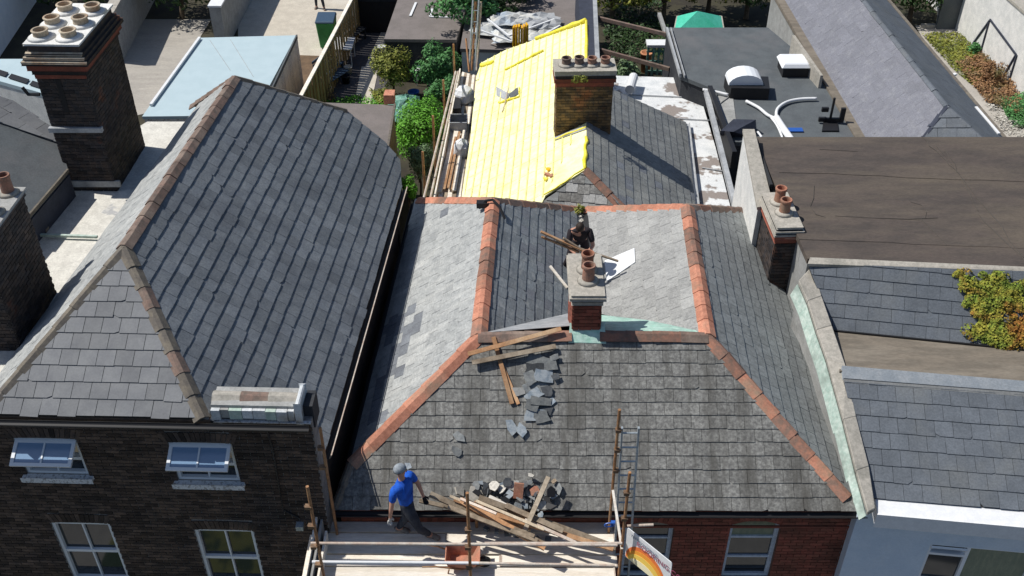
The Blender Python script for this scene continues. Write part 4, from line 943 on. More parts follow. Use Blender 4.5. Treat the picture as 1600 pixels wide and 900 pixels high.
mb = MB(); k = k0+V(-.08,-.05,.29); mb.hexa([k,k+V(.88,0,0),k+V(.88,.82,0),k+V(0,.82,0),k+V(.08,.08,.14),k+V(.8,.08,.14),k+V(.8,.74,.14),k+V(.08,.74,.14)]); mb.build('dome', m_dome, rl2, bevel=.03)
def pipe(label, pts, r, z, mt=m_pwhite, name='pipe', cat='pipe'):
    P_ = [P(a, b, z) for a, b in pts]; q = []
    for i in range(len(P_)-1):
        p0 = P_[max(i-1,0)]; p1 = P_[i]; p2 = P_[i+1]; p3 = P_[min(i+2,len(P_)-1)]
        for t in [j/5 for j in range(5)]:
            q.append(.5*((2*p1)+(p2-p0)*t+(2*p0-5*p1+4*p2-p3)*t*t+(3*p1-p0-3*p2+p3)*t**3))
    q.append(P_[-1]); mb = MB(); mb.path(q, r, 7); return mb.build(name, mt, None, True, label, cat)
pipe('white pipe curving right across the flat roof to the long grey roof', [(1214,190),(1214,172),(1228,160),(1250,155),(1276,154)], .045, 5.78)
pipe('white pipe running left from the bundle to the nearer roof light', [(1214,186),(1200,180),(1185,168),(1166,158)], .045, 5.78)
pipe('thick white pipe bundle descending behind the brown felt roof', [(1213,184),(1222,198),(1236,218),(1242,228)], .10, 5.82)
pipe('thin pale pipe beside the thick white bundle', [(1205,184),(1214,196),(1222,214),(1226,228)], .03, 5.78)
pipe('short white pipe left of the curved roof light', [(1098,140),(1112,142),(1138,148)], .04, 5.8)
pipe('thin grey cable looping on the flat roof', [(1138,152),(1122,165),(1118,180),(1126,192),(1138,199)], .018, 5.74, m_conc_g)
vb = thing('vent_box', 'dark slanted vent hood on the flat roof left of the pale gable wall', 'vent', P(1150,210,5.7))
k = [P(1124,210,5.72), P(1150,214,5.72), P(1181,208,5.72), P(1178,192,5.72)]
mb = MB(); mb.hexa([P(1124,212,5.72),P(1178,214,5.72),P(1182,200,5.72),P(1135,198,5.72),P(1126,204,5.95),P(1146,206,5.95),P(1181,187,6.1),P(1146,186,6.1)]); mb.build('hood', m_navy, vb)
mb = MB(); mb.path([P(1184,206,5.9),P(1190,214,5.9),P(1182,218,5.9)], .03, 6); mb.build('bent_pipe', m_pwhite, vb)
an = thing('roof_aerial', 'black bracket aerial standing on the flat roof by the long roof', 'aerial', P(1296,192,5.7))
mb = MB(); mb.tube(P(1296,192,5.7), P(1296,192,5.7)+Z*.75, .035); mb.build('mast', m_black, an)
for (dx, dz, sx, sz) in ((-.22,.12,.2,.12),(-.2,.42,.18,.12),(.3,.25,.12,.42),(.06,.1,.4,.12)):
    mb = MB(); mb.box(P(1296,192,5.7)+V(dx,-.02,dz), (sx,.08,sz)); mb.build('bracket', m_black, an)
mb = MB(); mb.prism([P(1284,206,5.71),P(1310,206,5.71),P(1308,192,5.71),P(1286,192,5.71)], Z*.04); mb.build('base_plate', m_black, an)
for i, (a, b, w_) in enumerate(((1358-60,213,.5),(1333,213,.3))):
    pass
mb = MB(); mb.box(P(1242,203,5.73), (.42,.2,.03)); tag(mb.build('blue_cloth', m_blueb, None), 'scrap of blue plastic lying on the dark flat roof', 'scrap')
# pale gable wall left of the felt roof
gw = thing('gable_wall', 'pale rendered parapet wall tapering towards the rear beside the brown felt roof', 'wall', V(5.0, 19.5, GR))
g0, g1 = P(1166,205,8.35), P(1177,205,8.35); h0, h1 = P(1185,332,7.2), P(1203,300,7.75)
g0 = P(1162,206,8.2); g1 = P(1176,206,8.2); h0 = P(1184,326,7.7); h1 = P(1204,322,7.7)
fb = P(1138,335,5.6)
lo0 = V(g0.x-.02,g0.y,GR); lo1 = V(h0.x-.02,h0.y,GR)
mb = MB(); mb.hexa([lo1, V(h1.x,h1.y,GR), V(g1.x,g1.y,GR), lo0, h0, h1, g1, g0]); mb.build('wall', m_conc_w, gw)
mb = MB(); mb.hexa([h0-V(.03,.05,-.002), h1+V(.03,-.05,.002), g1+V(.03,0,.002), g0-V(.03,0,-.002), h0-V(.03,.05,-.07), h1+V(.03,-.05,.07), g1+V(.03,0,.07), g0-V(.03,0,-.07)]); mb.build('coping', m_conc, gw)
# long roof
lr = thing('long_building', 'long low building with smooth violet grey slate roof running to the back', 'building', V(11, 30, GR))
N0 = P(1480,165,7.1); N1 = P(1345,-8,7.1); e0 = P(1352,216,5.8); e1 = P(1222,-6,5.8); f0 = P(1567,216,5.8); f1 = P(1382,-8,5.8)
pL = plane(N0,N1,e1); pR = plane(N0,N1,f1)
N2 = N0+(N1-N0)*1.35
def ext(p, d): return p+d
e0 = PP(1360,232,pL); e1 = PP(1207,-30,pL); f0 = PP(1580,232,pR); f1 = PP(1360,-30,pR); N1 = PP(1325,-32,pL)
hL = PP(1432,232,pL); hR = PP(1552,232,pR)
mb = MB(); mb.prism([N0,hL,e0,e1,N1], -pL[1]*.05); mb.prism([N0,hR,f0,f1,N1], -pR[1]*.05); mb.prism([N0,hL,hR], V(0,0,-.05))
lrr = mb.build('roof', m_under, lr)
PC = Pieces(lrr, 'slate', 'slate_courses', 300)
slates(PC, [N0,hL,e0,e1,N1], N1-N0, .30, .5, lambda p,k: m_sl_long, th=.006, gap=.004, jit=.001)
slates(PC, [N0,hR,f0,f1,N1], N1-N0, .30, .5, lambda p,k: m_sl_rh, th=.006, gap=.004, jit=.001)
slates(PC, [N0,hL,hR], hR-hL, .28, .45, lambda p,k: m_sl_rh, th=.02, jit=.001)
PC.finish()
RT = Pieces(lrr, 'ridge_tile', 'ridge_tiles_far', 300); ridge(RT, N0, N1, pt([m_sl_rh]), hw=.09, lift=.02, drop=.05, L=.8); ridge(RT, hL, N0, pt([m_navy]), hw=.13, lift=.03, L=.7); ridge(RT, hR, N0, pt([m_sl_rh]), hw=.1, lift=.02, L=.7); RT.finish()
mb = MB(); mb.bar(e0-V(.12,0,.02), e1-V(.12,0,.02), .26, .12); mb.build('parapet_gutter', m_felt_b, lr)
mb = MB(); mb.bar(f0+V(.06,0,-.02), f1+V(.06,0,-.02), .10, .10); mb.build('gutter', m_ridge_dk, lr)
mb = MB(); mb.bar(PP(1524,170,pR)+V(0,0,.05), PP(1560,212,pR)+V(0,0,.05), .07, .05); mb.build('white_pipe', m_pwhite, lr)
mb = MB(); mb.box(PP(1488,120,pR)+Z*.06, (.24,.10,.05), Matrix.Rotation(.5,3,'Z')); mb.build('white_bracket', m_pwhite, lr)
mb = MB(); mb.prism([V(e0.x+.05,e0.y,GR-.1),V(f0.x-.1,f0.y,GR-.1),V(f1.x-.1,f1.y,GR-.1),V(e1.x+.05,e1.y,GR-.1)], Z*(5.6-GR)); mb.build('wall', m_conc_g, lr)
mb = MB(); q0, q1 = P(1238,55,6.35), P(1282,118,6.1); mb.prism([q0, q1, V(q1.x,q1.y,5.7), V(q0.x,q0.y,5.7)], V(.08,.0,0)); mb.build('tan_upstand', m_conc, lr)
# weedy strip and pale wall at the far right
pwl = thing('boundary_wall', 'tall pale rendered boundary wall at the upper right with rusted braces', 'wall', P(1560,120,GR))
wb = [P(1508,62,GR), P(1610,165,GR)]; wt = [V(wb[0].x,wb[0].y,GR+2.6), V(wb[1].x,wb[1].y,GR+2.6)]
dw = (wb[1]-wb[0]).normalized(); wb = [wb[0]-dw*6, wb[1]+dw*3]; s_ = V(-dw.y,dw.x,0); s_ = s_ if s_.x > 0 else -s_
mb = MB(); mb.prism([wb[0],wb[1],wb[1]+s_*.45,wb[0]+s_*.45], Z*2.6); mb.build('wall', m_conc_w, pwl)
mb = MB(); mb.prism([wb[0]-s_*.05+Z*2.602,wb[1]-s_*.05+Z*2.602,wb[1]+s_*.5+Z*2.602,wb[0]+s_*.5+Z*2.602], Z*.1); mb.build('coping', m_conc, pwl)
def onwall(px, py): 
    p = PP(px, py, (wb[0], s_)); return p-s_*.03
for pa, pb in (((1547,32),(1521,68)),((1547,32),(1533,82)),((1548,30),(1588,84)),((1589,84),(1568,120)),((1590,86),(1575,135))):
    mb = MB(); mb.bar(onwall(*pa), onwall(*pb), .05, .05); mb.build('iron_brace', m_navy, pwl)
for (a, b, h) in (((1465,48),(1482,-30),3.2),((1482,48),(1508,48),2.2)):
    pass
wl2 = thing('outbuilding', 'dark grey panelled outbuilding wall in shade at the top right', 'building', P(1480,40,GR))
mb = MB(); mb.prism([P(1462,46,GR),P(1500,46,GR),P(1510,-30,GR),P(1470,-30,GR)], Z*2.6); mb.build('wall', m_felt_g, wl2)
mb = MB(); mb.bar(P(1440,40,GR+.1), P(1462,40,GR+.1), .18, .12); mb.build('white_kerb_piece', m_conc, wl2)
def scatter(name, label, polypx, z, n, size, mt, seed, h=.12, cat='ground cover'):
    rr = random.Random(seed); mb = MB(); vs = []; k = len(polypx); pp = [P(a,b,z) for a,b in polypx]
    xs = [p.x for p in pp]; ys = [p.y for p in pp]
    def ins(x, y):
        c = False
        for i in range(k):
            a, b = pp[i], pp[(i+1)%k]
            if (a.y > y) != (b.y > y) and x < (b.x-a.x)*(y-a.y)/(b.y-a.y)+a.x: c = not c
        return c
    cnt = 0; tries = 0
    cl = []
    while len(cl) < n/25 and tries < 20000:
        tries += 1; x, y = rr.uniform(min(xs),max(xs)), rr.uniform(min(ys),max(ys))
        if ins(x, y): cl.append((x, y, rr.uniform(.15,.5)))
    while cnt < n:
        cx, cy, r = rr.choice(cl); x, y = rr.gauss(cx, r*.6), rr.gauss(cy, r*.6)
        if not ins(x, y): continue
        hh = max(.01, h*(1-min(1,math.hypot(x-cx,y-cy)/(r*1.4))))*rr.uniform(.3,1.1); p = V(x,y,z+hh)
        nn = V(rr.gauss(0,.5),rr.gauss(0,.5),1).normalized(); a = Matrix.Rotation(rr.uniform(0,6),3,nn) @ nn.orthogonal().normalized(); b = nn.cross(a); s = size*rr.uniform(.5,1.4); q = len(mb.v)
        mb.v += [p-a*s, p-b*s*.5, p+a*s, p+b*s*.5]; mb.f.append((q,q+1,q+2,q+3)); mb.m.append(0); cnt += 1
    return mb.build(name, mt, None, label=label, cat=cat, kind='stuff')
mb = MB(); mb.prism([P(1430,40,GR+.01),P(1520,40,GR+.01),P(1640,190,GR+.01),P(1640,260,GR+.01),P(1560,260,GR+.01)], Z*.01); mb.build('yard_strip', m_yard2, kind='structure')
scatter('grass', 'yellow green weeds covering the upper part of the strip', [(1438,52),(1500,52),(1545,100),(1520,135),(1490,110)], GR+.02, 5500, .05, m_lf_olive, 21)
scatter('dry_weeds', 'rusty orange dead weeds along the pale boundary wall', [(1490,100),(1540,85),(1592,150),(1600,190),(1540,160)], GR+.02, 6500, .05, m_lf_red, 22, h=.3)
scatter('grass', 'green weeds at the lower end of the strip', [(1560,160),(1600,150),(1610,205),(1580,200)], GR+.02, 2200, .05, m_lf_mid, 23, h=.3)
scatter('rubble_strip', 'small pale stones at the lower end of the strip', [(1530,150),(1600,185),(1610,215),(1570,212)], GR+.02, 900, .05, m_rubble, 24, h=.08)
bush('weed', 'small green weed at the foot of the pale boundary wall', 'plant', P(1522,80,GR), P(1522,76,GR+.2), (.3,.3,.3), 700, .05, m_lf_mid, trunk=False, seed=31)
bush('dry_bush', 'rusty dead bush against the pale boundary wall', 'plant', P(1550,120,GR), P(1550,112,GR+.4), (.5,.5,.45), 1600, .045, m_lf_red, trunk=False, seed=32)
# ================================================================ BEHIND, LEFT
def wallrun(name, label, cat, a, b, h, th, mt, cop=None, side=1, z0=GR, capname='coping'):
    t = thing(name, label, cat, V((a.x+b.x)/2,(a.y+b.y)/2,z0)); d = (b-a).normalized(); s = V(d.y,-d.x,0)*side*th
    mb = MB(); q = [V(a.x,a.y,z0-.05),V(b.x,b.y,z0-.05),V(b.x,b.y,z0-.05)+s,V(a.x,a.y,z0-.05)+s]; mb.prism(q, Z*(h+.05)); mb.build('wall', mt, t)
    if cop:
        e = s.normalized()*.04; n = max(1, round((b-a).length/.9))
        for i in range(n):
            p, q_ = a.lerp(b, i/n)+d*.005, a.lerp(b, (i+1)/n)-d*.005; k = Z*(z0+h+.002)
            p = V(p.x,p.y,0); q_ = V(q_.x,q_.y,0)
            mb = MB(); mb.prism([p-e+k,q_-e+k,q_+s+e+k,p+s+e+k], Z*.07); mb.build(capname, cop, t)
    return t
def slab(name, px, z, mt, th=.02, **k): mb = MB(); mb.prism([P(a,b,z) for a,b in px], V(0,0,-th)); return mb.build(name, mt, None, **k)
# concrete yards
slab('yard', [(165,140),(180,30),(330,30),(312,59),(236,175),(170,190)], GR+.02, m_yard2, kind='structure')
slab('yard', [(372,-40),(560,-40),(546,0),(505,88),(372,100)], GR+.02, m_yard, kind='structure')
slab('brown_yard', [(440,85),(520,88),(490,150),(430,165)], GR+.03, m_yard3, kind='structure')
slab('patio', [(470,170),(560,0),(600,-30),(625,-30),(610,90),(600,160)], GR+.015, m_patio, kind='structure')
slab('path', [(598,44),(607,46),(588,110),(570,105)], GR+.03, m_yard, kind='structure')
slab('path', [(565,104),(592,104),(574,190),(548,190)], GR+.035, m_yard, kind='structure')
# pale blue flat roof
gb, gbr = flatb('garage', 'low garage with a pale blue flat roof and white timber side', 'garage', [(312,59),(463,55),(421,134),(405,180),(222,182),(236,162)], 3.6, GR, m_pblue, m_pdirty, th=.10)
p0, p1 = P(312,59,3.66), P(236,164,3.66); mb = MB(); mb.bar(p0, p1, .09, .08); mb.build('white_edge', m_pwhite, gbr)
mb = MB(); mb.bar(P(463,56,3.6)+V(.02,0,-.02), P(405,180,3.6)+V(.02,0,-.02), .05, .14); mb.build('fascia', m_felt_g, gbr)
for q0, q1 in (((328,63),(360,110)),((360,62),(396,120))): mb = MB(); mb.bar(P(*q0,3.604), P(*q1,3.604), .012, .006); mb.build('sheet_seam', m_conc_g, gbr)
wa, wb_ = P(462,58,GR), P(410,175,GR)
for i in range(14):   # vertical boards of the white side
    a = P(465,58,3.45).lerp(P(408,178,3.45), (i+.04)/14); b = P(465,58,3.45).lerp(P(408,178,3.45), (i+.96)/14)
    mb = MB(); mb.prism([V(a.x-.04,a.y,GR),V(b.x-.04,b.y,GR),V(b.x-.04,b.y,3.45),V(a.x-.04,a.y,3.45)], V(.035,0,0)); mb.build('cladding_board', m_conc_w if i % 3 else m_pdirty, gb)
w = wallrun('garden_wall', 'old stone yard wall with bright white coping at the top left', 'wall', P(338,75,GR), P(400,-40,GR), 1.7, .45, m_conc_g, m_pwhite)
w = wallrun('garden_wall', 'long grey block wall with stone coping casting shade on the yard', 'wall', P(192,98,GR), P(262,-40,GR), 1.9, .35, m_conc_g, m_conc, side=-1)
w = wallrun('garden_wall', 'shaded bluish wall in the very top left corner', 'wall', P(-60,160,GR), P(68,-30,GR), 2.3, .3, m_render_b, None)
# low white building at the left behind the stack
wh, whr = flatb('outbuilding', 'low white roofed outbuilding at the left edge with small dark skylights', 'building', [(-60,92),(58,92),(75,148),(-60,110)], 5.5, GR, m_pblue, m_conc_w)
for i in range(3):
    a, b = P(-20+i*33,117+i*11-6,5.53), P(8+i*33,126+i*11-6,5.53); mb = MB(); d = V(-.0,.26,0); mb.prism([a,b,b+d,a+d], Z*.02); mb.build('skylight', m_black, whr)
fl = thing('neighbour_roof', 'dark roof at the far left edge with a strip of pale slates along its top', 'building', P(30,230,7))
q = [P(38,349,9.0), P(107,268,9.0), P(92,232,9.4), P(20,160,9.9), P(-80,130,9.9), P(-80,400,9.0)]
z0f = 9.0; pfl = plane(P(38,349,8.35), P(107,268,8.35), P(10,185,9.05))
q = [PP(*a, pfl) for a in ((38,349),(107,268),(90,205),(20,160),(-90,120),(-90,480))]
mb = MB(); u_,v2_,nn_ = polyframe([q[0],q[1],q[3]], V(1,.001,0)); mb.prism(q, -nn_*.08); flr = mb.build('roof', m_felt_g, fl)
mb = MB(); mb.bar(q[0]+Z*.03, q[1]+Z*.03, .04, .07); mb.build('fascia', m_ridge_dk, flr)
mb = MB(); a, b = q[0], q[1]; mb.prism([a-Z*.08, b-Z*.08, V(b.x,b.y,7.6), V(a.x,a.y,7.6)], V(-.05,.05,0)); mb.build('side', m_navy, fl)
PC = Pieces(flr, 'slate', 'slate_courses')
slates(PC, [PP(*a, pfl)+nn_*.02 for a in ((-60,172),(14,160),(88,205),(92,225),(60,222),(14,170),(-60,190))][:4]+[PP(62,215,pfl)+nn_*.02], PP(88,205,pfl)-PP(14,160,pfl), .34, .42, lambda p,k: m_sl_lefthip); PC.finish()
PC = Pieces(flr, 'slate', 'slate_courses')
slates(PC, [PP(*a, pfl)+nn_*.02 for a in ((-60,128),(-60,165),(14,172),(60,222),(92,232),(90,205),(20,158))][1:2]+[PP(*a, pfl)+nn_*.02 for a in ((14,178),(84,222),(88,204),(20,160),(-60,132))], PP(88,205,pfl)-PP(14,160,pfl), .34, .42, lambda p,k: m_sl_lefthip); PC.finish()
# brown felt extension behind the left house
be, ber = flatb('brick_extension', 'small extension with dusty brown felt roof behind the dark left roof', 'extension', [(500,160),(617,164),(606,232),(500,300)], 4.6, GR, m_felt_br2, m_fence, th=.06)
mb = MB(); mb.bar(P(617,164,4.62), P(606,232,4.62), .06, .1); mb.build('fascia', m_ridge_dk, ber)
mb = MB(); mb.prism([P(600,163,4.62),P(617,163,4.62),P(618,154,4.62),P(603,154,4.62)], Z*.3); mb.build('terracotta_block', m_terra, ber)
# timber fence with separate boards
fe_ = thing('fence', 'tall yellow brown board fence with a pale rail between yard and garden', 'fence', P(520,60,GR))
fa, fb_ = P(470,150,3.3), P(556,-14,3.3); fd = (fb_-fa).normalized(); fs = V(fd.y,-fd.x,0); n = 46
for i in range(n):
    a = fa+fd*((fb_-fa).length*i/n+.012); b = fa+fd*((fb_-fa).length*(i+1)/n-.012); k = fs*(.03 if i % 2 else .0)
    a = a+k; b = b+k; mb = MB(); mb.prism([V(a.x,a.y,GR),V(b.x,b.y,GR),V(b.x,b.y,3.26),V(a.x,a.y,3.26)], fs*.025); mb.build('board', m_fence, fe_)
mb = MB(); mb.bar(fa+V(0,0,.0), fb_, .13, .05); mb.build('top_rail', m_wood_l, fe_)
for i in range(6):
    a = fa.lerp(fb_, (i+.3)/6)-fs*.08; mb = MB(); mb.box(V(a.x,a.y,GR+.85), (.1,.1,1.75)); mb.build('post', m_wood_o, fe_)
# wheelie bin
wb0 = P(514,72,GR); bn = thing('wheelie_bin', 'green wheelie bin with dark blue lid by the board fence', 'bin', wb0+V(0,0,0)); k = wb0
mb = MB(); w_, d_, h_ = .36, .42, 1.15
mb.hexa([k+V(-w_*.8,-d_*.8,.06),k+V(w_*.8,-d_*.8,.06),k+V(w_*.8,d_*.8,.06),k+V(-w_*.8,d_*.8,.06),k+V(-w_,-d_,h_),k+V(w_,-d_,h_),k+V(w_,d_,h_),k+V(-w_,d_,h_)]); mb.build('body', m_greenb, bn, bevel=.03)
mb = MB(); mb.hexa([k+V(-w_*1.06,-d_*1.1,h_+.002),k+V(w_*1.06,-d_*1.1,h_+.002),k+V(w_*1.06,d_*1.08,h_+.002),k+V(-w_*1.06,d_*1.08,h_+.002),k+V(-w_,-d_*1.0,h_+.07),k+V(w_,-d_*1.0,h_+.07),k+V(w_,d_,h_+.13),k+V(-w_,d_,h_+.13)]); mb.build('lid', m_lidb, bn, bevel=.02)
for sx in (-1,1): mb = MB(); mb.tube(k+V(sx*w_*.8,d_*.8,.1), k+V(sx*w_*.95,d_*.8,.1), .1, n=12); mb.build('wheel', m_black, bn)
mb = MB(); mb.tube(k+V(-w_*.8,d_*1.15,h_), k+V(w_*.8,d_*1.15,h_), .018); mb.build('handle', m_greenb, bn)
# sheds
sd, sdr = flatb('shed', 'dark timber shed with flat grey felt roof behind the garden shrubs', 'shed', [(600,61),(713,62),(738,-20),(628,-20)], 3.2, GR, m_felt_br2, m_dark)
for i in range(9):
    a = P(604,64,3.0); zz = GR+.05+i*.17
    p, q_ = P(603,63,3.12), P(711,64,3.12); mb = MB(); mb.prism([V(p.x,p.y-.02,zz),V(q_.x,q_.y-.02,zz),V(q_.x,q_.y-.02,zz+.16),V(p.x,p.y-.02,zz+.16)], V(0,.04,0)); mb.build('board', m_dark, sd)
for pts in (((650,4),(641,25)),((675,14),(672,26)),((672,26),(706,27))):
    mb = MB(); mb.bar(P(*pts[0],3.23), P(*pts[1],3.23), .09, .03); mb.build('white_seam', m_pwhite, sdr)
sd2, sd2r = flatb('outbuilding', 'outbuilding with dusty brown roof and white wall under the tarpaulins', 'building', [(719,76),(870,80),(905,78),(902,-20),(735,-20)], 3.7, GR, m_felt_br2, m_conc_w)
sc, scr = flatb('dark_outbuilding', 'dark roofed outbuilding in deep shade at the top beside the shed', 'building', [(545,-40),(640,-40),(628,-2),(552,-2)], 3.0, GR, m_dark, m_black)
nv, nvr = flatb('shade_toned_building', 'narrow building, shade of its wall coloured dark blue, with pale edge behind the yellow roof', 'building', [(918,128),(936,128),(930,-30),(900,-30)], 5.0, GR, m_navy, m_navy)  # a shadowed wall, its darkness put into the navy colour
mb = MB(); mb.bar(P(935,128,5.05), P(928,-30,5.05), .14, .1); mb.build('edge_capping', m_lead, nvr)
# tarps and odds on the outbuilding
tp = thing('tarpaulin', 'heap of dusty white and bluish tarpaulins on the brown outbuilding roof', 'tarpaulin', P(820,45,3.75))
rr = random.Random(3)
for i, (px, py, sx, sy) in enumerate(((775,45,1.0,.7),(800,58,.8,.6),(830,30,1.2,.6),(850,52,.8,.7),(812,28,.9,.5),(845,38,.9,.5),(790,32,.7,.5))):
    c = P(px, py, 3.82+.05*i); mb = MB(); nx = 7; vs = []
    for a in range(nx):
        for b in range(nx): vs.append(c+V((a/(nx-1)-.5)*2*sx*(1-.3*rr.random()), (b/(nx-1)-.5)*2*sy*(1-.3*rr.random()), rr.uniform(0,.17)*(1 if 0 < a < nx-1 and 0 < b < nx-1 else .2)))
    mb.add(vs, [(a*nx+b,(a+1)*nx+b,(a+1)*nx+b+1,a*nx+b+1) for a in range(nx-1) for b in range(nx-1)]); mb.build('sheet', m_tarp if i % 3 != 2 else m_lead, tp)
for i, (a, b) in enumerate((((762,30),(795,56)),((795,56),(866,30)),((752,48),(800,65)),((830,66),(875,40)))):
    mb = MB(); mb.bar(P(*a,4.2), P(*b,4.15), .06, .05); o = mb.build('timber_length', m_pwhite, tp)
og = thing('plastic_fence_stack', 'stack of upright amber plastic panels at the top of the yellow roof', 'panels', P(811,78,5.2))
for i in range(6):
    c = P(803+i*4, 78-abs(i-2)*.7, 5.2); mb = MB(); mb.box(c+V(0,0,.38+.03*(i%3)), (.06,.22,.80), Matrix.Rotation(.2*(i-2.5)*.4,3,'Z')); mb.build('panel', m_orange, og, bevel=.01)
# vegetation in the garden
def gb_(px, py, y): c = PY(px, py, y); return V(c.x, c.y+.1, GR), c
for (nm, lab, px, py, y, r, n, sz, mt_, sd_, cl_, tr_) in (
 ('shrub','rounded yellow green shrub left of the dark shed wall',611,106,34.6,(.88,.75,.82),4200,.05,m_lf_olive,41,24,.06),
 ('tree','small mid green tree against the dark shed wall',680,103,34.4,(.85,.7,.95),4200,.06,m_lf_mid,42,26,.07),
 ('shrub','darker green shrub under the small tree at the scaffold',694,150,32.4,(.62,.6,.75),2400,.05,m_lf_mid,43,14,.05),
 ('hedge','large bright green hedge beside the rear scaffold',657,204,29.4,(.92,1.2,1.25),9500,.042,m_lf_bright,44,34,.06),
 ('shrub','soft grey green shrub in front of the bright hedge',653,256,27.4,(.55,.55,.75),3600,.036,m_lf_grey,45,16,.05),
 ('shrub','small vivid green shrub at the end of the dark alley',637,290,25.4,(.32,.35,.45),1600,.034,m_lf_bright,46,9,.05)):
    b_, c_ = gb_(px, py, y); bush(nm, lab, nm, b_, c_, r, n, sz, mt_, seed=sd_, clumps=cl_, tr=tr_)
bush('shrub', 'reddish bush at the foot of the board fence', 'shrub', P(500,150,GR), P(503,145,GR+.3), (.6,.5,.45), 1200, .05, m_lf_red, seed=47)
bush('tree', 'tree overhanging the shed roof at the top centre', 'tree', P(745,40,GR), P(722,-5,GR+3.0), (1.5,1.3,1.0), 3000, .09, m_lf_mid, seed=48, clumps=18, tr=.14)
bush('tree', 'shadowed dark tree behind the brown outbuilding roof', 'tree', P(790,-10,GR), P(775,-14,GR+2.6), (1.9,1.5,1.2), 3400, .11, m_lf_dark, seed=49, clumps=20, tr=.14)
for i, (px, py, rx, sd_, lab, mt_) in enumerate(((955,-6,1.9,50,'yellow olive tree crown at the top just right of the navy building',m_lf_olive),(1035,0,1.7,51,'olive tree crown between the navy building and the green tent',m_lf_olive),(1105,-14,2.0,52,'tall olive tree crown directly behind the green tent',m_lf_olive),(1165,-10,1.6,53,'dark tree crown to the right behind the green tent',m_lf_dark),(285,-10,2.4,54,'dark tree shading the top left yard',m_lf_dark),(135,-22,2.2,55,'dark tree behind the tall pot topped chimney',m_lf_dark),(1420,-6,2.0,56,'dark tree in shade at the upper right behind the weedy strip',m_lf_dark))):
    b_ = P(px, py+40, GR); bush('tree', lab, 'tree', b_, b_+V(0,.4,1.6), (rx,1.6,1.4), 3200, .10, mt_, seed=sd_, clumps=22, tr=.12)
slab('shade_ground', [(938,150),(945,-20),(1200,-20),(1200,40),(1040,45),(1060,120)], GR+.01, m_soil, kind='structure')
scatter('grass', 'bright green grass and weeds at the near end of the garden', [(480,165),(560,150),(620,150),(640,190),(600,235),(520,200)], GR+.02, 4200, .05, m_lf_bright, 61)
scatter('grass', 'patchy olive grass beside the garden path', [(575,140),(610,140),(640,165),(600,175)], GR+.03, 1500, .05, m_lf_olive, 62)
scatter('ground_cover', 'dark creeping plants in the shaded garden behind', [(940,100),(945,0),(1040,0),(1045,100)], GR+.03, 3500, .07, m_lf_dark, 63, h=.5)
# garden things
def simple_table(label, px, py, w_, d_, h_, mt, z=GR, name='garden_table', lt=None):
    c = P(px, py, z); t = thing(name, label, 'table', c); mb = MB(); mb.box(c+Z*h_, (w_,d_,.04)); mb.build('tabletop', mt, t)
    for sx in (-1,1):
        for sy in (-1,1): mb = MB(); mb.bar(c+V(sx*w_*.42,sy*d_*.42,0), c+V(sx*w_*.42,sy*d_*.42,h_-.021), .04, .04); mb.build('leg', lt or mt, t)
    return t
simple_table('white topped garden table beside the board fence', 540, 96, .75, 1.1, .75, m_pwhite)
simple_table('small white square table in the shady garden', 662, 130, .55, .5, .62, m_pwhite)
def bench(label, px, py, rz, mt):
    c = P(px, py, GR); t = thing('garden_bench', label, 'bench', c); R_ = Matrix.Rotation(rz,3,'Z')
    for i in range(4): mb = MB(); mb.box(c+R_@V(0,-.2+.12*i,.45), (1.3,.1,.03), R_); mb.build('seat_slat', mt, t)
    for i in range(3): mb = MB(); mb.box(c+R_@V(0,.27+.02*i,.58+.13*i), (1.3,.03,.1), R_); mb.build('back_slat', mt, t)
    for sx in (-1,1):
        for sy in (-1,1): mb = MB(); mb.box(c+R_@V(sx*.58,sy*.2,.215), (.06,.06,.43), R_); mb.build('leg', mt, t)
bench('blue grey garden bench against the board fence', 517, 122, rad(66), m_lidb)
bench('second blue grey bench nearer the reddish bush', 523, 135, rad(60), m_lidb)
bench('dark bench in fence shade beyond the white table', 553, 68, rad(66), m_dark)
def pots(name, label, px, py, r, h, mt, cat='plant pot', z=GR):
    c = P(px, py, z); mb = MB(); mb.lathe(c, [(r*.75,0),(r,h),(r*1.1,h),(r*1.1,h*1.08),(r*.85,h*1.08),(r*.8,h*.8)], 14); return tag(mb.build(name, mt, None, True), label, cat)
pots('plant_pot', 'small red pot under the white topped table', 532, 108, .14, .28, m_plantpot)
pots('plant_pot', 'pale pot beside the white garden table', 545, 116, .15, .3, m_rubble)
pots('plant_pot', 'dark round pot at the end of the benches', 541, 130, .17, .3, m_black)
pots('bucket', 'white bucket by the garden path at the shed corner', 597, 84, .16, .3, m_pwhite, 'bucket')
pots('barrel', 'blue plastic barrel beside the dark shed', 606, 36, .3, .75, m_blueb, 'barrel')
pots('bucket', 'deep blue bucket under the garden shrubs', 647, 157, .2, .35, m_blueb, 'bucket')
pots('plant_pot', 'tall terracotta pot near the white flat roof', 1008, 112, .22, .75, m_plantpot)
gs = thing('green_sheeting', 'crumpled green plastic sheeting lying behind the brown felt extension', 'sheeting', P(630,175,GR))
mb = MB(); rr = random.Random(9); nx = 10; c = P(630,172,GR+.4)
vs = [c+V((a/(nx-1)-.5)*1.1+rr.gauss(0,.04), (b/(nx-1)-.5)*2.0, .35*math.sin(math.pi*b/(nx-1))*math.sin(math.pi*a/(nx-1))+rr.uniform(0,.14)) for a in range(nx) for b in range(nx)]
mb.add(vs, [(a*nx+b,(a+1)*nx+b,(a+1)*nx+b+1,a*nx+b+1) for a in range(nx-1) for b in range(nx-1)]); mb.build('sheet', m_tarpg, gs)
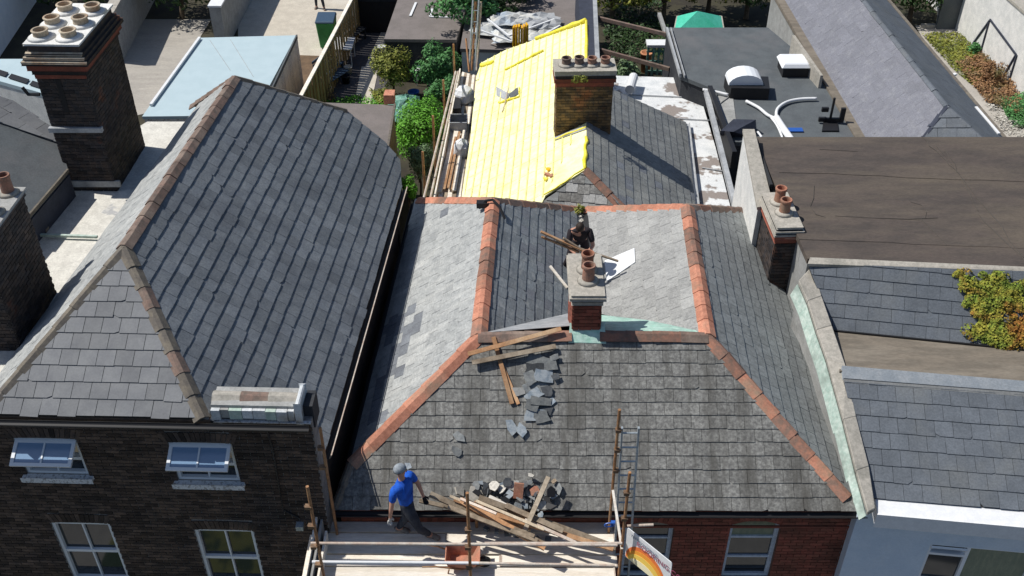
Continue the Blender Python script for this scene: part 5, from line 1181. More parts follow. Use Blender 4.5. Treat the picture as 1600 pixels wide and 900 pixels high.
# shady garden: beams, white box, trellis, green tent, planter
for lab, a, b in (('upper rusty steel beam crossing the shaded garden',(934,28),(1042,54)),('lower rusty steel beam crossing the shaded garden',(937,78),(1046,108))):
    mb = MB(); mb.bar(P(*a,4.9), P(*b,4.9), .09, .12); tag(mb.build('steel_beam', m_ridge_br), lab, 'beam')
mb = MB(); mb.bar(P(1030,22,4.6), P(1041,55,4.6), .12, .12); tag(mb.build('steel_post', m_conc_g), 'grey post leaning at the corner of the dark flat roof', 'post')
pl_ = thing('planter_box', 'small pale flat topped box on a green slatted stand', 'planter', P(1030,100,GR))
c = P(1029,96,GR+1.0); mb = MB(); mb.box(c+V(0,.2,.62), (.95,.5,.1)); mb.build('lid', m_pwhite, pl_)
for i in range(5): mb = MB(); mb.box(c+V(-.42+.2*i,-.02,0), (.08,.04,1.1)); mb.build('slat', m_tarpg, pl_)
for i in range(3): mb = MB(); mb.box(c+V(-.02,.0,-.4+.4*i), (.92,.03,.08)); mb.build('slat', m_tarpg, pl_)
bush('potted_plant', 'spiky blue green plant near the rear brown chimney', 'plant', P(980,125,4.0), P(978,112,4.3), (.55,.4,.4), 1100, .06, m_lf_grey, seed=66, trunk=True)
tn = thing('green_tent', 'teal green sheeted pavilion roof behind the dark flat roof', 'tent', P(1092,45,GR))
tz = GR+2.0; k = [P(1052,55,tz), P(1132,55,tz), P(1127,26,tz), P(1058,26,tz)]; ap = P(1090,20,tz+.55); ap0 = (k[0]+k[1]+k[2]+k[3])/4+Z*.75
ap0 = P(1090,18,tz+.7)
for i in range(4): mb = MB(); mb.prism([k[i],k[(i+1)%4],ap0], Z*.02); mb.build('roof_panel', m_teal, tn)
for i in range(4): mb = MB(); mb.bar(V(k[i].x,k[i].y,GR), k[i], .05, .05); mb.build('pole', m_alu, tn); mb = MB(); mb.bar(k[i], k[(i+1)%4], .06, .06); mb.build('edge_tube', m_conc, tn)

# ================================================================ SCAFFOLD BESIDE THE REAR EXTENSION
rs_ = thing('scaffold', 'rear scaffold walkway along the left eaves of the yellow roof', 'scaffold', P(700,230,GR))
zs = 4.7
def rsp(px, py, z=zs): return P(px, py, z)
L0, L1, R0_, R1_ = rsp(682,320), rsp(722,112), rsp(726,320), rsp(746,118)
for i in range(6):
    t0, t1 = (i+.03)/6, (i+.97)/6; mb = MB(); mb.prism([L0.lerp(R0_,t0), L0.lerp(R0_,t1), L1.lerp(R1_,t1), L1.lerp(R1_,t0)], V(0,0,-.04)); mb.build('scaffold_board', m_wood_o if i % 2 else m_wood_l, rs_)
for a, b, z in (((660,318),(712,112),5.9),((672,312),(716,112),5.45)): mb = MB(); mb.tube(P(*a,z), P(*b,z), .03); mb.build('ledger', m_galv, rs_)
mb = MB(); mb.bar(P(678,318,4.85), P(719,112,4.85), .04, .22); mb.build('toe_board', m_wood_l, rs_)
for i in range(4):
    a = P(664+i*15.5,300-i*58,5.0); mb = MB(); mb.tube(V(a.x,a.y,GR), V(a.x,a.y,6.2), .03); mb.build('standard', m_rust, rs_)
for a, b, z0, z1 in (((737,110),(744,45),4.8,5.6),((745,110),(752,48),4.8,5.6)): mb = MB(); mb.tube(P(*a,z0), P(*a,z0)+V(.15,.9,1.9), .035); mb.build('standard', m_rust if a[0] < 740 else m_galv, rs_)
mb = MB(); mb.tube(P(728,60,5.6), P(733,112,4.8), .03); mb.build('brace', m_rust, rs_)
def item(name, label, cat, mb, mt, group=None): return tag(mb.build(name, mt), label, cat, group)
for i, (a, b, w_, mt, lab) in enumerate((((686,300),(714,200),.14,m_wood_l,'leftmost pale plank on the rear scaffold'),((694,296),(712,214),.06,m_wood,'thin orange batten beside the leftmost pale plank'),((700,294),(718,206),.06,m_wood,'orange batten in the middle of the rear scaffold pile'),((704,296),(721,212),.07,m_wood,'thick orange batten at the right of the rear pile'),((710,298),(727,198),.10,m_wood_l,'broad pale board nearest the yellow eaves'),((700,190),(712,145),.10,m_wood_l,'short pale board at the far end of the rear scaffold'),((707,300),(716,240),.05,m_wood_o,'dark grey batten at the near end of the rear pile'))):
    mb = MB(); mb.bar(rsp(*a, zs+.05+.03*(i%3)), rsp(*b, zs+.06+.03*(i%3)), w_, .03); item('plank', lab, 'plank', mb, mt, 'timber on the rear scaffold')
for (px, py, r, lab) in ((725,158,.30,'bulging white rubble sack on the rear scaffold'),(722,242,.22,'small white sack lying among planks of the rear scaffold')):
    c = rsp(px, py); mb = MB(); mb.lathe(c, [(r*.8,0),(r*1.05,.1),(r,.3),(r*.7,.42),(r*.25,.5)], 12); 
    for k in range(len(mb.v)): mb.v[k] += V(RN.gauss(0,.02),RN.gauss(0,.02),0)
    item('rubble_sack', lab, 'sack', mb, m_pwhite)
tb_ = thing('tool_crate', 'blue grey open tool crate on the rear scaffold', 'crate', rsp(717,200)); c = rsp(717,200)
for dx, dy, sx, sy in ((0,-.25,.5,.03),(0,.25,.5,.03),(-.235,0,.03,.47),(.235,0,.03,.47)): mb = MB(); mb.box(c+V(dx,dy,.17), (sx,sy,.3)); mb.build('side', m_lead if dx == 0 else m_navy, tb_)
mb = MB(); mb.box(c+V(0,0,.02), (.44,.46,.02)); mb.build('base', m_black, tb_)
mb = MB(); mb.box(rsp(712,172)+Z*.12, (.3,.7,.24), Matrix.Rotation(.1,3,'Z')); item('black_bag', 'black tool bag between the white sack and the crate', 'bag', mb, m_black)
# steep ladders at the end
ld = thing('ladder', 'pale ladder leaning at the far end of the rear scaffold', 'ladder', P(735,112,4.7))
for px in (733,742): 
    a = P(px,112,4.75); b = a+V(.16,.9,2.2); mb = MB(); mb.tube(a, b, .03); mb.build('stile', m_alu, ld)
for i in range(7):
    a = P(733,112,4.75)+V(.16,.9,2.2)*((i+.5)/7); b = P(742,112,4.75)+V(.16,.9,2.2)*((i+.5)/7); mb = MB(); mb.tube(a, b, .015, n=6); mb.build('rung', m_alu, ld)
# washing post at top left etc: small aerial on the party ridge
# ================================================================ FRONT SCAFFOLD
sf = thing('scaffold', 'front scaffold platform of bleached boards with rusty poles before the red brick wall', 'scaffold', V(-.6,10.7,0))
PZ = 5.6
yb = P(730,817,PZ).y; xl = P(512,840,PZ).x; xr = P(958,830,PZ).x
edges = [(814,831),(832,849),(850,865),(866,884),(885,905),(906,926)]
for i, (ya, yb2) in enumerate(edges):
    a = P(730,ya+.9,PZ).y; b = P(730,yb2-.6,PZ).y; n = 2 if i % 2 else 1
    xs = [xl-.05, (xl+xr)/2+(.5 if i == 3 else -.4), xr+.02] if n == 2 else [xl-.05+RN.uniform(-.03,.03), xr+RN.uniform(-.03,.03)]
    for j in range(len(xs)-1):
        x0_, x1_ = xs[j]+.004, xs[j+1]-.004; zz = PZ+RN.uniform(-.004,.004)
        mb = MB(); mb.prism([V(x0_,b,zz),V(x1_,b-.02,zz),V(x1_,a-.02,zz),V(x0_,a,zz)], V(0,0,-.038)); bd = mb.build('scaffold_board', m_wood_l, sf)
        for xx in (x0_+.01, x1_-.01): mb = MB(); mb.box(V(xx,(a+b)/2-.01,zz+.001-.02), (.025,abs(a-b)-.004,.044)); mb.build('end_band', m_galv, bd)
def pole(a, b, mt=m_rust, r=.0245, nm='standard'):
    mb = MB(); mb.tube(a, b, r, n=10); o = mb.build(nm, mt, sf)
    mb = MB(); return o
def coupler(p, parent=sf):
    mb = MB(); mb.box(p, (.085,.075,.06)); mb.tube(p+V(-.05,0,.02), p+V(.06,-.03,.02), .014, n=6); mb.build('coupler', m_coupler, parent)
Yf = 10.08
def yp(px, py, y=Yf): return PY(px, py, y)
stl = yp(480,760); pole(V(stl.x+.02,Yf,0), stl)
stm = yp(730,770); pole(V(stm.x+.0,Yf,0), stm)
str_ = yp(984,738, 10.35); pole(V(str_.x-.02,10.35,0), str_)
sil = PY(500,668,11.15); pole(V(sil.x,11.15,0), sil); sim = PY(744,796,11.3); pole(V(sim.x,11.3,0), V(sim.x,11.3,6.25))
sir = PY(968,640,11.2); pole(V(sir.x,11.2,0), V(sir.x,11.2,sir.z))
g0 = yp(497,853); g1 = yp(965,856); pole(V(g0.x-.12,Yf+.05,g0.z), V(g1.x,Yf+.05,g1.z), m_galv, nm='guard_rail')
g0 = yp(497,882); g1 = yp(728,884); pole(V(g0.x-.1,Yf+.05,g0.z), V(g1.x+.2,Yf+.05,g1.z), m_pwhite, nm='guard_rail')
g0 = yp(738,888); g1 = yp(962,892); pole(V(g0.x,Yf+.1,g0.z), V(g1.x,Yf+.1,g1.z), m_galv, nm='guard_rail')
mb = MB(); a, b = yp(757,849,10.3), yp(972,849,10.3); pole(V(a.x,10.3,a.z), V(b.x,10.3,b.z), m_galv, nm='guard_rail')
pole(V(stl.x-.02,Yf-.03,5.53), V(str_.x+.1,Yf-.03,5.53), nm='ledger'); pole(V(stl.x-.02,11.2,5.53), V(sir.x+.15,11.2,5.53), nm='ledger')
for x_ in (stl.x+.06, stm.x+.06, sir.x-.1): pole(V(x_,Yf-.1,5.50), V(x_,11.3,5.50), nm='transom')
for (px, py, y) in ((481,792,Yf),(486,822,Yf),(490,854,Yf),(497,882,Yf),(731,828,Yf),(731,855,Yf),(733,886,Yf),(979,770,10.35),(975,810,10.35),(966,672,11.2),(964,703,11.2),(962,735,11.2),(501,700,11.15),(504,730,11.15)):
    coupler(yp(px, py, y))
# end toe boards / stacked boards on edge at left, plank at right
for i, (xa, yt, hh) in enumerate(((-.05,11.35,.42),(.03,11.35,.36),(.12,11.0,.28),(-.11,10.9,.3))):
    x_ = xl+xa-.12; mb = MB(); mb.prism([V(x_,9.95,PZ+.0),V(x_+.035,9.95,PZ),V(x_+.035,yt,PZ),V(x_,yt,PZ)], Z*hh); mb.build('end_toe_board', m_wood_l if i != 1 else m_conc_g, sf)
a = PY(958,766,11.1); b = PY(972,858,10.35); mb = MB(); mb.bar(a, b, .14, .04, up=V(1,0,.2)); tag(mb.build('plank', m_wood_l), 'bleached plank leaning up at the right end of the front scaffold', 'plank')
mb = MB(); c = PY(955,818,11.1)
mb.path([c+V(math.cos(t)*.08-.03*t/3, -.03, math.sin(t)*.05) for t in [i*.5 for i in range(14)]], .012, 5); mb.box(c+V(.03,0,0), (.07,.05,.10)); tag(mb.build('blue_rope', m_blueb), 'blue rope knotted round the right inner scaffold pole', 'rope')
pole(V(PY(980,822,10.9).x,10.9,PY(980,822,10.9).z), V(PY(1021,820,10.9).x,10.9,PY(1021,820,10.9).z), m_galv, nm='putlog_tube')
# ladder at the right end
ld = thing('ladder', 'thin grey aluminium ladder rising above the eaves beside the right scaffold poles', 'ladder', V(PY(985,820,11).x,11,PZ-3))
t0 = PY(998,668,11.35); t1 = PY(972,668,11.35); dv = V(0,-.9,-5.2)
for t_ in (t0, t1): mb = MB(); mb.bar(t_, t_+dv, .03, .06, up=V(0,1,0)); mb.build('stile', m_alu, ld)
for i in range(18):
    k = dv*(.02+i*.052); mb = MB(); mb.tube(t0+k, t1+k, .016, n=6); mb.build('rung', m_alu, ld)
# company banner tied to the right end of the scaffold
bn_ = thing('banner_sign', 'white bordered banner with an orange and yellow arc tied to the right scaffold pole', 'sign', yp(1000,880,10.2))
s00, s10 = PY(980,824,10.45), PY(1050,880,9.75); s01 = PY(975,862,10.45)
uu = (s10-s00); su = uu.length; uu.normalize(); vv_ = (s01-s00); vv_ = (vv_-uu*vv_.dot(uu)); vv_.normalize(); sh = .68; nn = uu.cross(vv_); nn = nn if nn.y < 0 else -nn
nn = nn if (CAM-s00).dot(nn) > 0 else -nn
def sg(x, y, k=0): return s00+uu*x*su+vv_*y*sh+nn*k
mb = MB(); r_ = .04; pts = []
for (cx, cy, a0_) in ((1-r_,r_*1.4,-90),(1-r_,1-r_*1.4,0),(r_,1-r_*1.4,90),(r_,r_*1.4,180)):
    for k in range(5): a = rad(a0_+k*22.5); pts.append((cx+r_*math.cos(a), cy+r_*1.4*math.sin(a)))
mb.prism([sg(x,y) for x,y in pts], -nn*.012); mb.build('panel', m_pwhite, bn_)
def disc(cx, cy, rx, ry, k, mt, nm, lo=180, hi=360):
    q = []
    for i in range(25):
        a = rad(lo+(hi-lo)*i/24); x, y = cx+rx*math.cos(a), cy+ry*math.sin(a); q.append((max(.015,min(.985,x)), max(.03,min(.97,y))))
    mb = MB(); mb.prism([sg(x,y,k) for x,y in q], nn*.002); mb.build(nm, mt, bn_)
m_s1 = mat('printed orange red', (.80,.20,.05), var=0, fine=0, bump=0); m_s2 = mat('printed orange', (.88,.36,.05), var=0, fine=0, bump=0); m_s3 = mat('printed yellow', (.90,.62,.12), var=0, fine=0, bump=0); m_s4 = mat('printed cream', (.9,.82,.55), var=0, fine=0, bump=0)
m_txt = mat('printed purple red letters', (.28,.06,.12), var=0, fine=0, bump=0); m_txg = mat('printed grey blue letters', (.22,.27,.35), var=0, fine=0, bump=0)
disc(.47,.99,.46,.70,.002,m_s1,'arc_print'); disc(.47,.99,.43,.56,.005,m_s2,'arc_print'); disc(.45,.99,.38,.42,.008,m_s3,'arc_print'); disc(.42,.99,.30,.24,.011,m_s4,'arc_print')
def text(s, x, y, h, mt, nm='lettering', k=.014):
    cu_ = bpy.data.curves.new(nm, 'FONT'); cu_.body = s; cu_.size = h; cu_.extrude = .001
    o = bpy.data.objects.new(nm, cu_); COL.objects.link(o); dg = bpy.context.evaluated_depsgraph_get(); me = bpy.data.meshes.new_from_object(o.evaluated_get(dg)); bpy.data.objects.remove(o)
    me.materials.clear(); me.materials.append(mt); q = bpy.data.objects.new(nm, me)
    vd = -vv_; zd = uu.cross(vd)
    if zd.dot(nn) < 0: zd = -zd
    M = frame(sg(x, y, k), uu, vd, nn); put(q, bn_, M)
text('THE ROOFING', .10, .17, .085, m_txg); text('ROOFING.COM', .24, .32, .15, m_txt); 
m_shardk = mat('dark blue black slate', (.05,.055,.062), (.085,.09,.095), s=8, var=.3)
# ================================================================ LOOSE TIMBER AND SLATES
def debris(name, label, cat, mb, mt, group): return tag(mb.build(name, mt), label, cat, group)
GB = 'loose battens on the front roof slope'
zoff = pl_front[1]*.06
for (a, b, w_, mt, lab, k) in (((732,557),(876,517),.075,m_wood,'long orange batten lying highest across the roof below the ridge',3.2),((738,569),(868,543),.08,m_wood_o,'grey brown batten lying second down the front roof',2.2),((771,528),(800,632),.075,m_wood,'steep orange batten crossing the two long ones on the front roof',1.2),((783,568),(810,632),.06,m_wood,'short thin orange batten fanning beside the steep batten',.6)):
    mb = MB(); p, q_ = PP(*a,pl_front)+zoff*k, PP(*b,pl_front)+zoff*k*.8; mb.bar(p, q_, w_, .035, up=pl_front[1]); debris('batten', lab, 'batten', mb, mt, GB)
def shard(c, n, r, mt, name, label, cat, group, parent=None, th=.012, seed=0):
    rr = random.Random(seed); u = Matrix.Rotation(rr.uniform(0,6.28),3,n) @ n.orthogonal().normalized(); v = n.cross(u); k = rr.randint(4,7)
    pts = []
    for i in range(k): a = 2*math.pi*(i+rr.uniform(-.25,.25))/k; q = r*rr.uniform(.65,1.15); pts.append(c+u*math.cos(a)*q+v*math.sin(a)*q*.75)
    mb = MB(); mb.prism(pts, -n*th); o = mb.build(name, mt, parent)
    if label: tag(o, label, cat, group)
    return o
hp = thing('broken_slate_heap', 'heap of broken dark slates strewn down the front roof below the battens', 'slate heap', PP(840,620,pl_front))
rr = random.Random(12)
def scrap(px, py, w_, h_, ang, lift, mt, seed, nm='slate'):
    q = random.Random(seed); n = (pl_front[1]+V(q.gauss(0,.10),q.gauss(0,.10),0)).normalized(); u = (V(math.cos(ang),math.sin(ang),0)); u = (u-n*u.dot(n)).normalized(); v = n.cross(u)
    c = PP(px,py,pl_front)+pl_front[1]*lift; pts = []
    for (x0,y0,x1,y1) in ((-1,-1,1,-1),(1,-1,1,1),(1,1,-1,1),(-1,1,-1,-1)):
        k = q.randint(2,4)
        for j in range(k): t_ = (j+q.uniform(-.2,.2))/k if j else 0; pts.append(c+u*((x0+(x1-x0)*t_)*w_/2*q.uniform(.8,1.08))+v*((y0+(y1-y0)*t_)*h_/2*q.uniform(.8,1.08)))
    mb = MB(); mb.prism(pts, -n*.009); mb.build(nm, mt, hp)
for i, (px, py, w_, h_) in enumerate([(842,566,.42,.24),(856,572,.30,.22),(836,580,.34,.26),(850,588,.36,.22),(828,592,.2,.25),(840,604,.38,.24),(852,612,.24,.18),(834,618,.30,.20),(845,628,.40,.16),(832,634,.24,.20),(850,640,.32,.15),(836,650,.34,.22),(846,652,.26,.20),(866,560,.16,.10),(868,590,.14,.10),(862,628,.14,.12),(824,606,.14,.16)]):
    scrap(px, py, w_, h_, rr.gauss(.1,.35), .045+.012*(i%5), (m_shard, m_shard, m_shardk, m_shardl)[i%4], 300+i)
g2 = 'larger loose slates on the front roof'
shard(PP(800,668,pl_front)+pl_front[1]*.07, pl_front[1], .17, m_shardl, 'loose_slate', 'pale edged bluish slate fragment lying lowest below the heap', 'slate', g2, seed=3)
shard(PP(814,672,pl_front)+pl_front[1]*.09, (pl_front[1]+V(.1,0,0)).normalized(), .13, m_shardl, 'loose_slate', 'smaller bluish slate fragment overlapping the lowest pale edged one', 'slate', g2, seed=5)
shard(PP(812,612,pl_front)+pl_front[1]*.06, pl_front[1], .14, m_conc_g, 'loose_slate', 'light grey slate piece at the left of the heap by the batten ends', 'slate', g2, seed=6)
shard(PP(716,682,pl_front)+pl_front[1]*.05, pl_front[1], .15, m_shard, 'loose_slate', 'dark slipped slate on the left of the front roof', 'slate', g2, seed=7)
shard(PP(713,706,pl_front)+pl_front[1]*.05, pl_front[1], .12, m_shard, 'loose_slate', 'dark broken corner just below the slipped slate', 'slate', g2, seed=8)
# timber pile on the scaffold
m_wood_old = mat('pale weathered timber', (.45,.38,.29), (.33,.27,.20), s=8, var=.1)
GT = 'old timbers piled on the front scaffold'
def sp(px, py, y, z=None): return PY(px, py, y)
pile = [((672,772),(850,850),11.25,10.65,.09,m_wood_o,'weathered grey timber running from the worker to the middle of the pile'),
 ((720,782),(852,856),11.15,10.5,.10,m_wood,'thick orange timber in front of the pile behind the middle pole'),
 ((655,782),(790,812),11.3,11.2,.07,m_wood_o,'low grey timber beside the worker hand'),
 ((748,778),(962,856),11.35,10.75,.10,m_wood_o,'long pale grey timber reaching the right end of the platform'),
 ((760,800),(958,858),11.1,10.6,.075,m_wood,'long thin orange timber second from the right end'),
 ((740,790),(935,852),11.2,10.7,.08,m_wood,'orange brown timber under the long pale grey one'),
 ((700,792),(840,845),11.0,10.55,.07,m_wood_o,'dark grey timber low at the left of the pile'),
 ((857,745),(815,840),11.5,10.7,.075,m_wood_old,'pale timber standing steeply across the pile'),
 ((790,790),(880,830),11.2,10.8,.09,m_wood_o,'short thick grey timber in the heart of the pile'),
 ((820,812),(900,848),11.0,10.6,.05,m_galv,'thin pale strip lying right of the steep timber'),
 ((764,776),(830,806),11.4,11.2,.06,m_wood_l,'short pale timber highest on the pile'),
 ((775,815),(835,838),10.9,10.6,.06,m_wood_o,'stubby dark timber under the orange ones')]
rr = random.Random(77)
where = ['low behind the middle pole','next to the middle pole','under the pale steep timber','at the heart of the pile','near the right end','low at the front','high at the back','beside the terracotta tile']
for k in range(8):
    xa = rr.uniform(700,800); xb = xa+rr.uniform(50,130); ya0 = 778+(xa-700)*.22+rr.uniform(-6,8)
    pile.append(((xa,ya0),(xb,ya0+(xb-xa)*.42),11.35-.04*k,11.1-.06*k,rr.uniform(.03,.05),(m_wood_o,m_wood,m_galv,m_wood_lY)[k%4],'thin split lath '+where[k]))
for i, (a, b, ya, yb_, w_, mt, lab) in enumerate(pile):
    p, q_ = PY(*a, ya), PY(*b, yb_); p.z = max(p.z, PZ+.06) ; q_.z = max(q_.z, PZ+.03)
    mb = MB(); mb.bar(p, q_, w_, w_*.55, up=V(0,-.3,1)); debris('timber', lab, 'timber', mb, mt, GT)
GS = 'slates and tiles heaped against the front eaves'
sl_ = [(745,772,.2,m_conc,'large tan stone slab leaning on the roof behind the middle pole'),(762,765,.13,m_black,'jagged black felt scrap on top of the rubble heap'),(772,760,.11,m_rubble,'cream mortar lump right of the black scrap'),(785,764,.10,m_rubble,'second cream mortar lump next to the pink tile'),(795,772,.12,m_shardl,'grey slate piece between mortar and terracotta tile'),(790,782,.13,m_black,'black felt strip under the grey slate piece'),(835,768,.13,m_terra,'pale pink tile lying flat right of the upright tile'),(828,755,.08,m_shard,'small dark slate above the pink tile'),(829,744,.06,m_rubble,'little white lump topmost on the heap'),(818,787,.15,m_shardl,'bluish slate slab in the middle of the heap'),(848,790,.12,m_rubble,'crumbling cream piece under the steep timber'),(862,770,.12,m_black,'black splintered piece at the right of the heap'),(858,790,.12,m_black,'dark hollow felt roll at the right foot of the heap'),(720,768,.13,m_conc,'rounded tan slab left of the middle pole'),(845,803,.07,m_shardl,'grey pebble like fragment below the bluish slab'),(865,752,.06,m_wood_o,'splinter of dark wood at the upper right of the heap')]
for i, (px, py, r, mt, lab) in enumerate(sl_):
    y = 11.45; c = PY(px, py, 11.35); base = 6.0+.7*(11.35-A.y); c = PP(px, py, pl_front)+pl_front[1]*(.10+.02*(i%3)) if py < 790 else PY(px, py, 11.15)
    n = (V(RN.gauss(0,.35), -.45+RN.gauss(0,.25), 1)).normalized(); shard(c, n, r, mt, 'debris_piece', lab, 'debris', GS, seed=200+i, th=.03)
for i in range(46):     # unsorted broken pieces under and between the larger ones
    px = RN.gauss(805,36); py = 772+RN.gauss(0,11)+(px-800)*.05
    if not 715 < px < 872: continue
    c = (PP(px,py,pl_front)+pl_front[1]*RN.uniform(.03,.12)) if py < 790 else PY(px,py,11.2); n = (V(RN.gauss(0,.5), -.5+RN.gauss(0,.4), 1)).normalized()
    if i == 0: heap = thing('slate_rubble_heap', 'unsorted dark broken slates filling the debris heap at the eaves', 'slate heap', PP(800,785,pl_front))
    shard(c, n, RN.uniform(.05,.12), (m_shard,m_shardk,m_black,m_shard,m_shardl,m_shardk,m_rubble)[i%7], 'slate', None, None, None, heap, seed=500+i, th=.012)
c = PP(810,768,pl_front)+pl_front[1]*.16; mb = MB(); mb.box(c, (.16,.05,.26), Matrix.Rotation(-.5,3,'X')@Matrix.Rotation(.1,3,'Y')); debris('terracotta_tile', 'upright orange terracotta tile standing in the heap', 'tile', mb, m_terra, GS)
mb = MB()
for i in range(160):
    px = RN.uniform(720,868); py = 782+RN.uniform(-14,16); c = PP(px,py,pl_front)+pl_front[1]*RN.uniform(.02,.07) if py < 795 else PY(px,py,11.2)
    s_ = RN.uniform(.015,.045); mb.box(c, (s_*1.6,s_,s_*.5), Matrix.Rotation(RN.uniform(0,3),3,'Z')@Matrix.Rotation(RN.uniform(-.6,.6),3,'X'))
tag(mb.build('rubble_crumbs', m_shard), 'small dark crumbs of slate and felt along the eaves', 'rubble', kind='stuff')
for i in range(7):
    c = P(760+i*16, 828+i*3, PZ); mb = MB(); s_ = RN.uniform(.05,.1); mb.box(c+V(0,0,.03), (s_*1.4,s_,.05), Matrix.Rotation(RN.uniform(0,3),3,'Z')); debris('fragment', ('%s broken fragment on the boards below the timber pile' % ['leftmost small','second small','third small','middle','third from right small','second from right small','rightmost small'][i]), 'fragment', mb, m_shard, 'small fragments under the timber pile')
# wheelbarrow-like orange scoop on the boards
wbw = thing('wheelbarrow', 'dusty orange wheelbarrow tray on the boards behind the middle pole', 'wheelbarrow', P(722,880,PZ)); c = P(722,884,PZ)
mb = MB(); bt = [(-.2,-.13),(.18,-.13),(.18,.13),(-.2,.13)]; tp_ = [(-.26,-.17),(.30,-.20),(.30,.20),(-.26,.17)]
o_ = [c+V(x,y,.10) for x,y in bt]+[c+V(x,y,.34) for x,y in tp_]; i_ = [c+V(x*.93,y*.9,.12) for x,y in bt]+[c+V(x*.94,y*.92,.34) for x,y in tp_]
mb.add(o_+i_, [(3,2,1,0),(0,1,5,4),(1,2,6,5),(2,3,7,6),(3,0,4,7),(8,9,10,11),(8,12,13,9),(9,13,14,10),(10,14,15,11),(11,15,12,8),(4,5,13,12),(5,6,14,13),(6,7,15,14),(7,4,12,15)]); mb.build('tray', m_terra, wbw)
mb = MB(); mb.tube(c+V(.36,-.03,.11), c+V(.36,.03,.11), .11, n=16); mb.build('wheel', m_black, wbw)
for sy in (-1,1): mb = MB(); mb.path([c+V(.36,sy*.06,.11), c+V(0,sy*.14,.09), c+V(-.4,sy*.2,.24), c+V(-.62,sy*.22,.26)], .014, 6); mb.build('handle', m_rust, wbw); mb = MB(); mb.tube(c+V(-.2,sy*.15,.1), c+V(-.22,sy*.15,.0), .012, n=6); mb.build('leg', m_rust, wbw)
# white sheet on the inner right slope, slip of wood, sticks
mb = MB(); q = [PP(*a, pl_ir)+pl_ir[1]*.05 for a in ((946,410),(993,390),(994,412),(950,442))]; mb.prism(q, -pl_ir[1]*.02); tag(mb.build('white_board', m_pwhite), 'white board lying on the pale slope right of the chimney', 'board')
mb = MB(); mb.bar(PP(857,418,pl_il)+pl_il[1]*.05, PP(884,452,pl_il)+pl_il[1]*.05, .05, .03); tag(mb.build('batten', m_wood_l), 'short pale batten lying on the blue slates left of the chimney', 'batten')
ch = PP(785,330,pl_il)
ad = thing('aerial_bracket', 'black chimney bracket with cable lying over the left ridge end', 'bracket', E)
mb = MB(); mb.path([E+V(-.28,-.25,-.05), E+V(-.15,-.2,.1), E+V(0,-.2,.13), E+V(.15,-.35,.05), E+V(.25,-.55,-.1)], .03, 6); mb.build('arm', m_black, ad)
mb = MB(); mb.box(E+V(-.22,-.2,.02), (.22,.14,.12)); mb.build('clamp', m_black, ad)
# birdlime/pale rubble patch at the valley end
mb = MB()
for i in range(40): 
    c = PP(RN.uniform(905,922), RN.uniform(328,352), pl_il)+Z*.05; mb.box(c, (.06,.05,.03), Matrix.Rotation(RN.uniform(0,3),3,'Z'))
tag(mb.build('mortar_rubble', m_rubble), 'pale mortar rubble at the rear end of the valley', 'rubble', kind='stuff')
bush('weed', 'tuft of dry weeds in the valley behind the working man', 'plant', PP(908,338,pl_il), PP(908,338,pl_il)+Z*.15, (.16,.2,.16), 320, .03, m_lf_olive, trunk=False, seed=71)

# ================================================================ PEOPLE
def hand(J, chains, wrist, d, side, pre, curl=.5, r=.011):
    """palm and five fingers, d = direction of the hand, side = towards the thumb"""
    d = d.normalized(); side = (side-d*side.dot(d)).normalized(); nrm = d.cross(side)
    J[pre+'palm'] = (wrist+d*.05, (.034,.018)); J[pre+'palm2'] = (wrist+d*.085, (.036,.016)); ch = [pre+'wr', pre+'palm', pre+'palm2']; chains.append(ch)
    for i, (o, ln) in enumerate(((.028,.075),(.010,.083),(-.009,.078),(-.027,.062))):
        a = wrist+d*.095+side*o; b = a+(d*math.cos(curl)+nrm*math.sin(curl))*ln*.5; c = b+(d*math.cos(curl*2)+nrm*math.sin(curl*2))*ln*.5
        J[f'{pre}f{i}a'] = (a, r); J[f'{pre}f{i}b'] = (b, r*.92); J[f'{pre}f{i}c'] = (c, r*.75); chains.append([pre+'palm2', f'{pre}f{i}a', f'{pre}f{i}b', f'{pre}f{i}c'])
    a = wrist+d*.045+side*.038; b = a+(d*.8+side*.5).normalized()*.035; J[pre+'ta'] = (a, r*1.15); J[pre+'tb'] = (b, r); J[pre+'tc'] = (b+d*.028, r*.8); chains.append([pre+'palm', pre+'ta', pre+'tb', pre+'tc'])
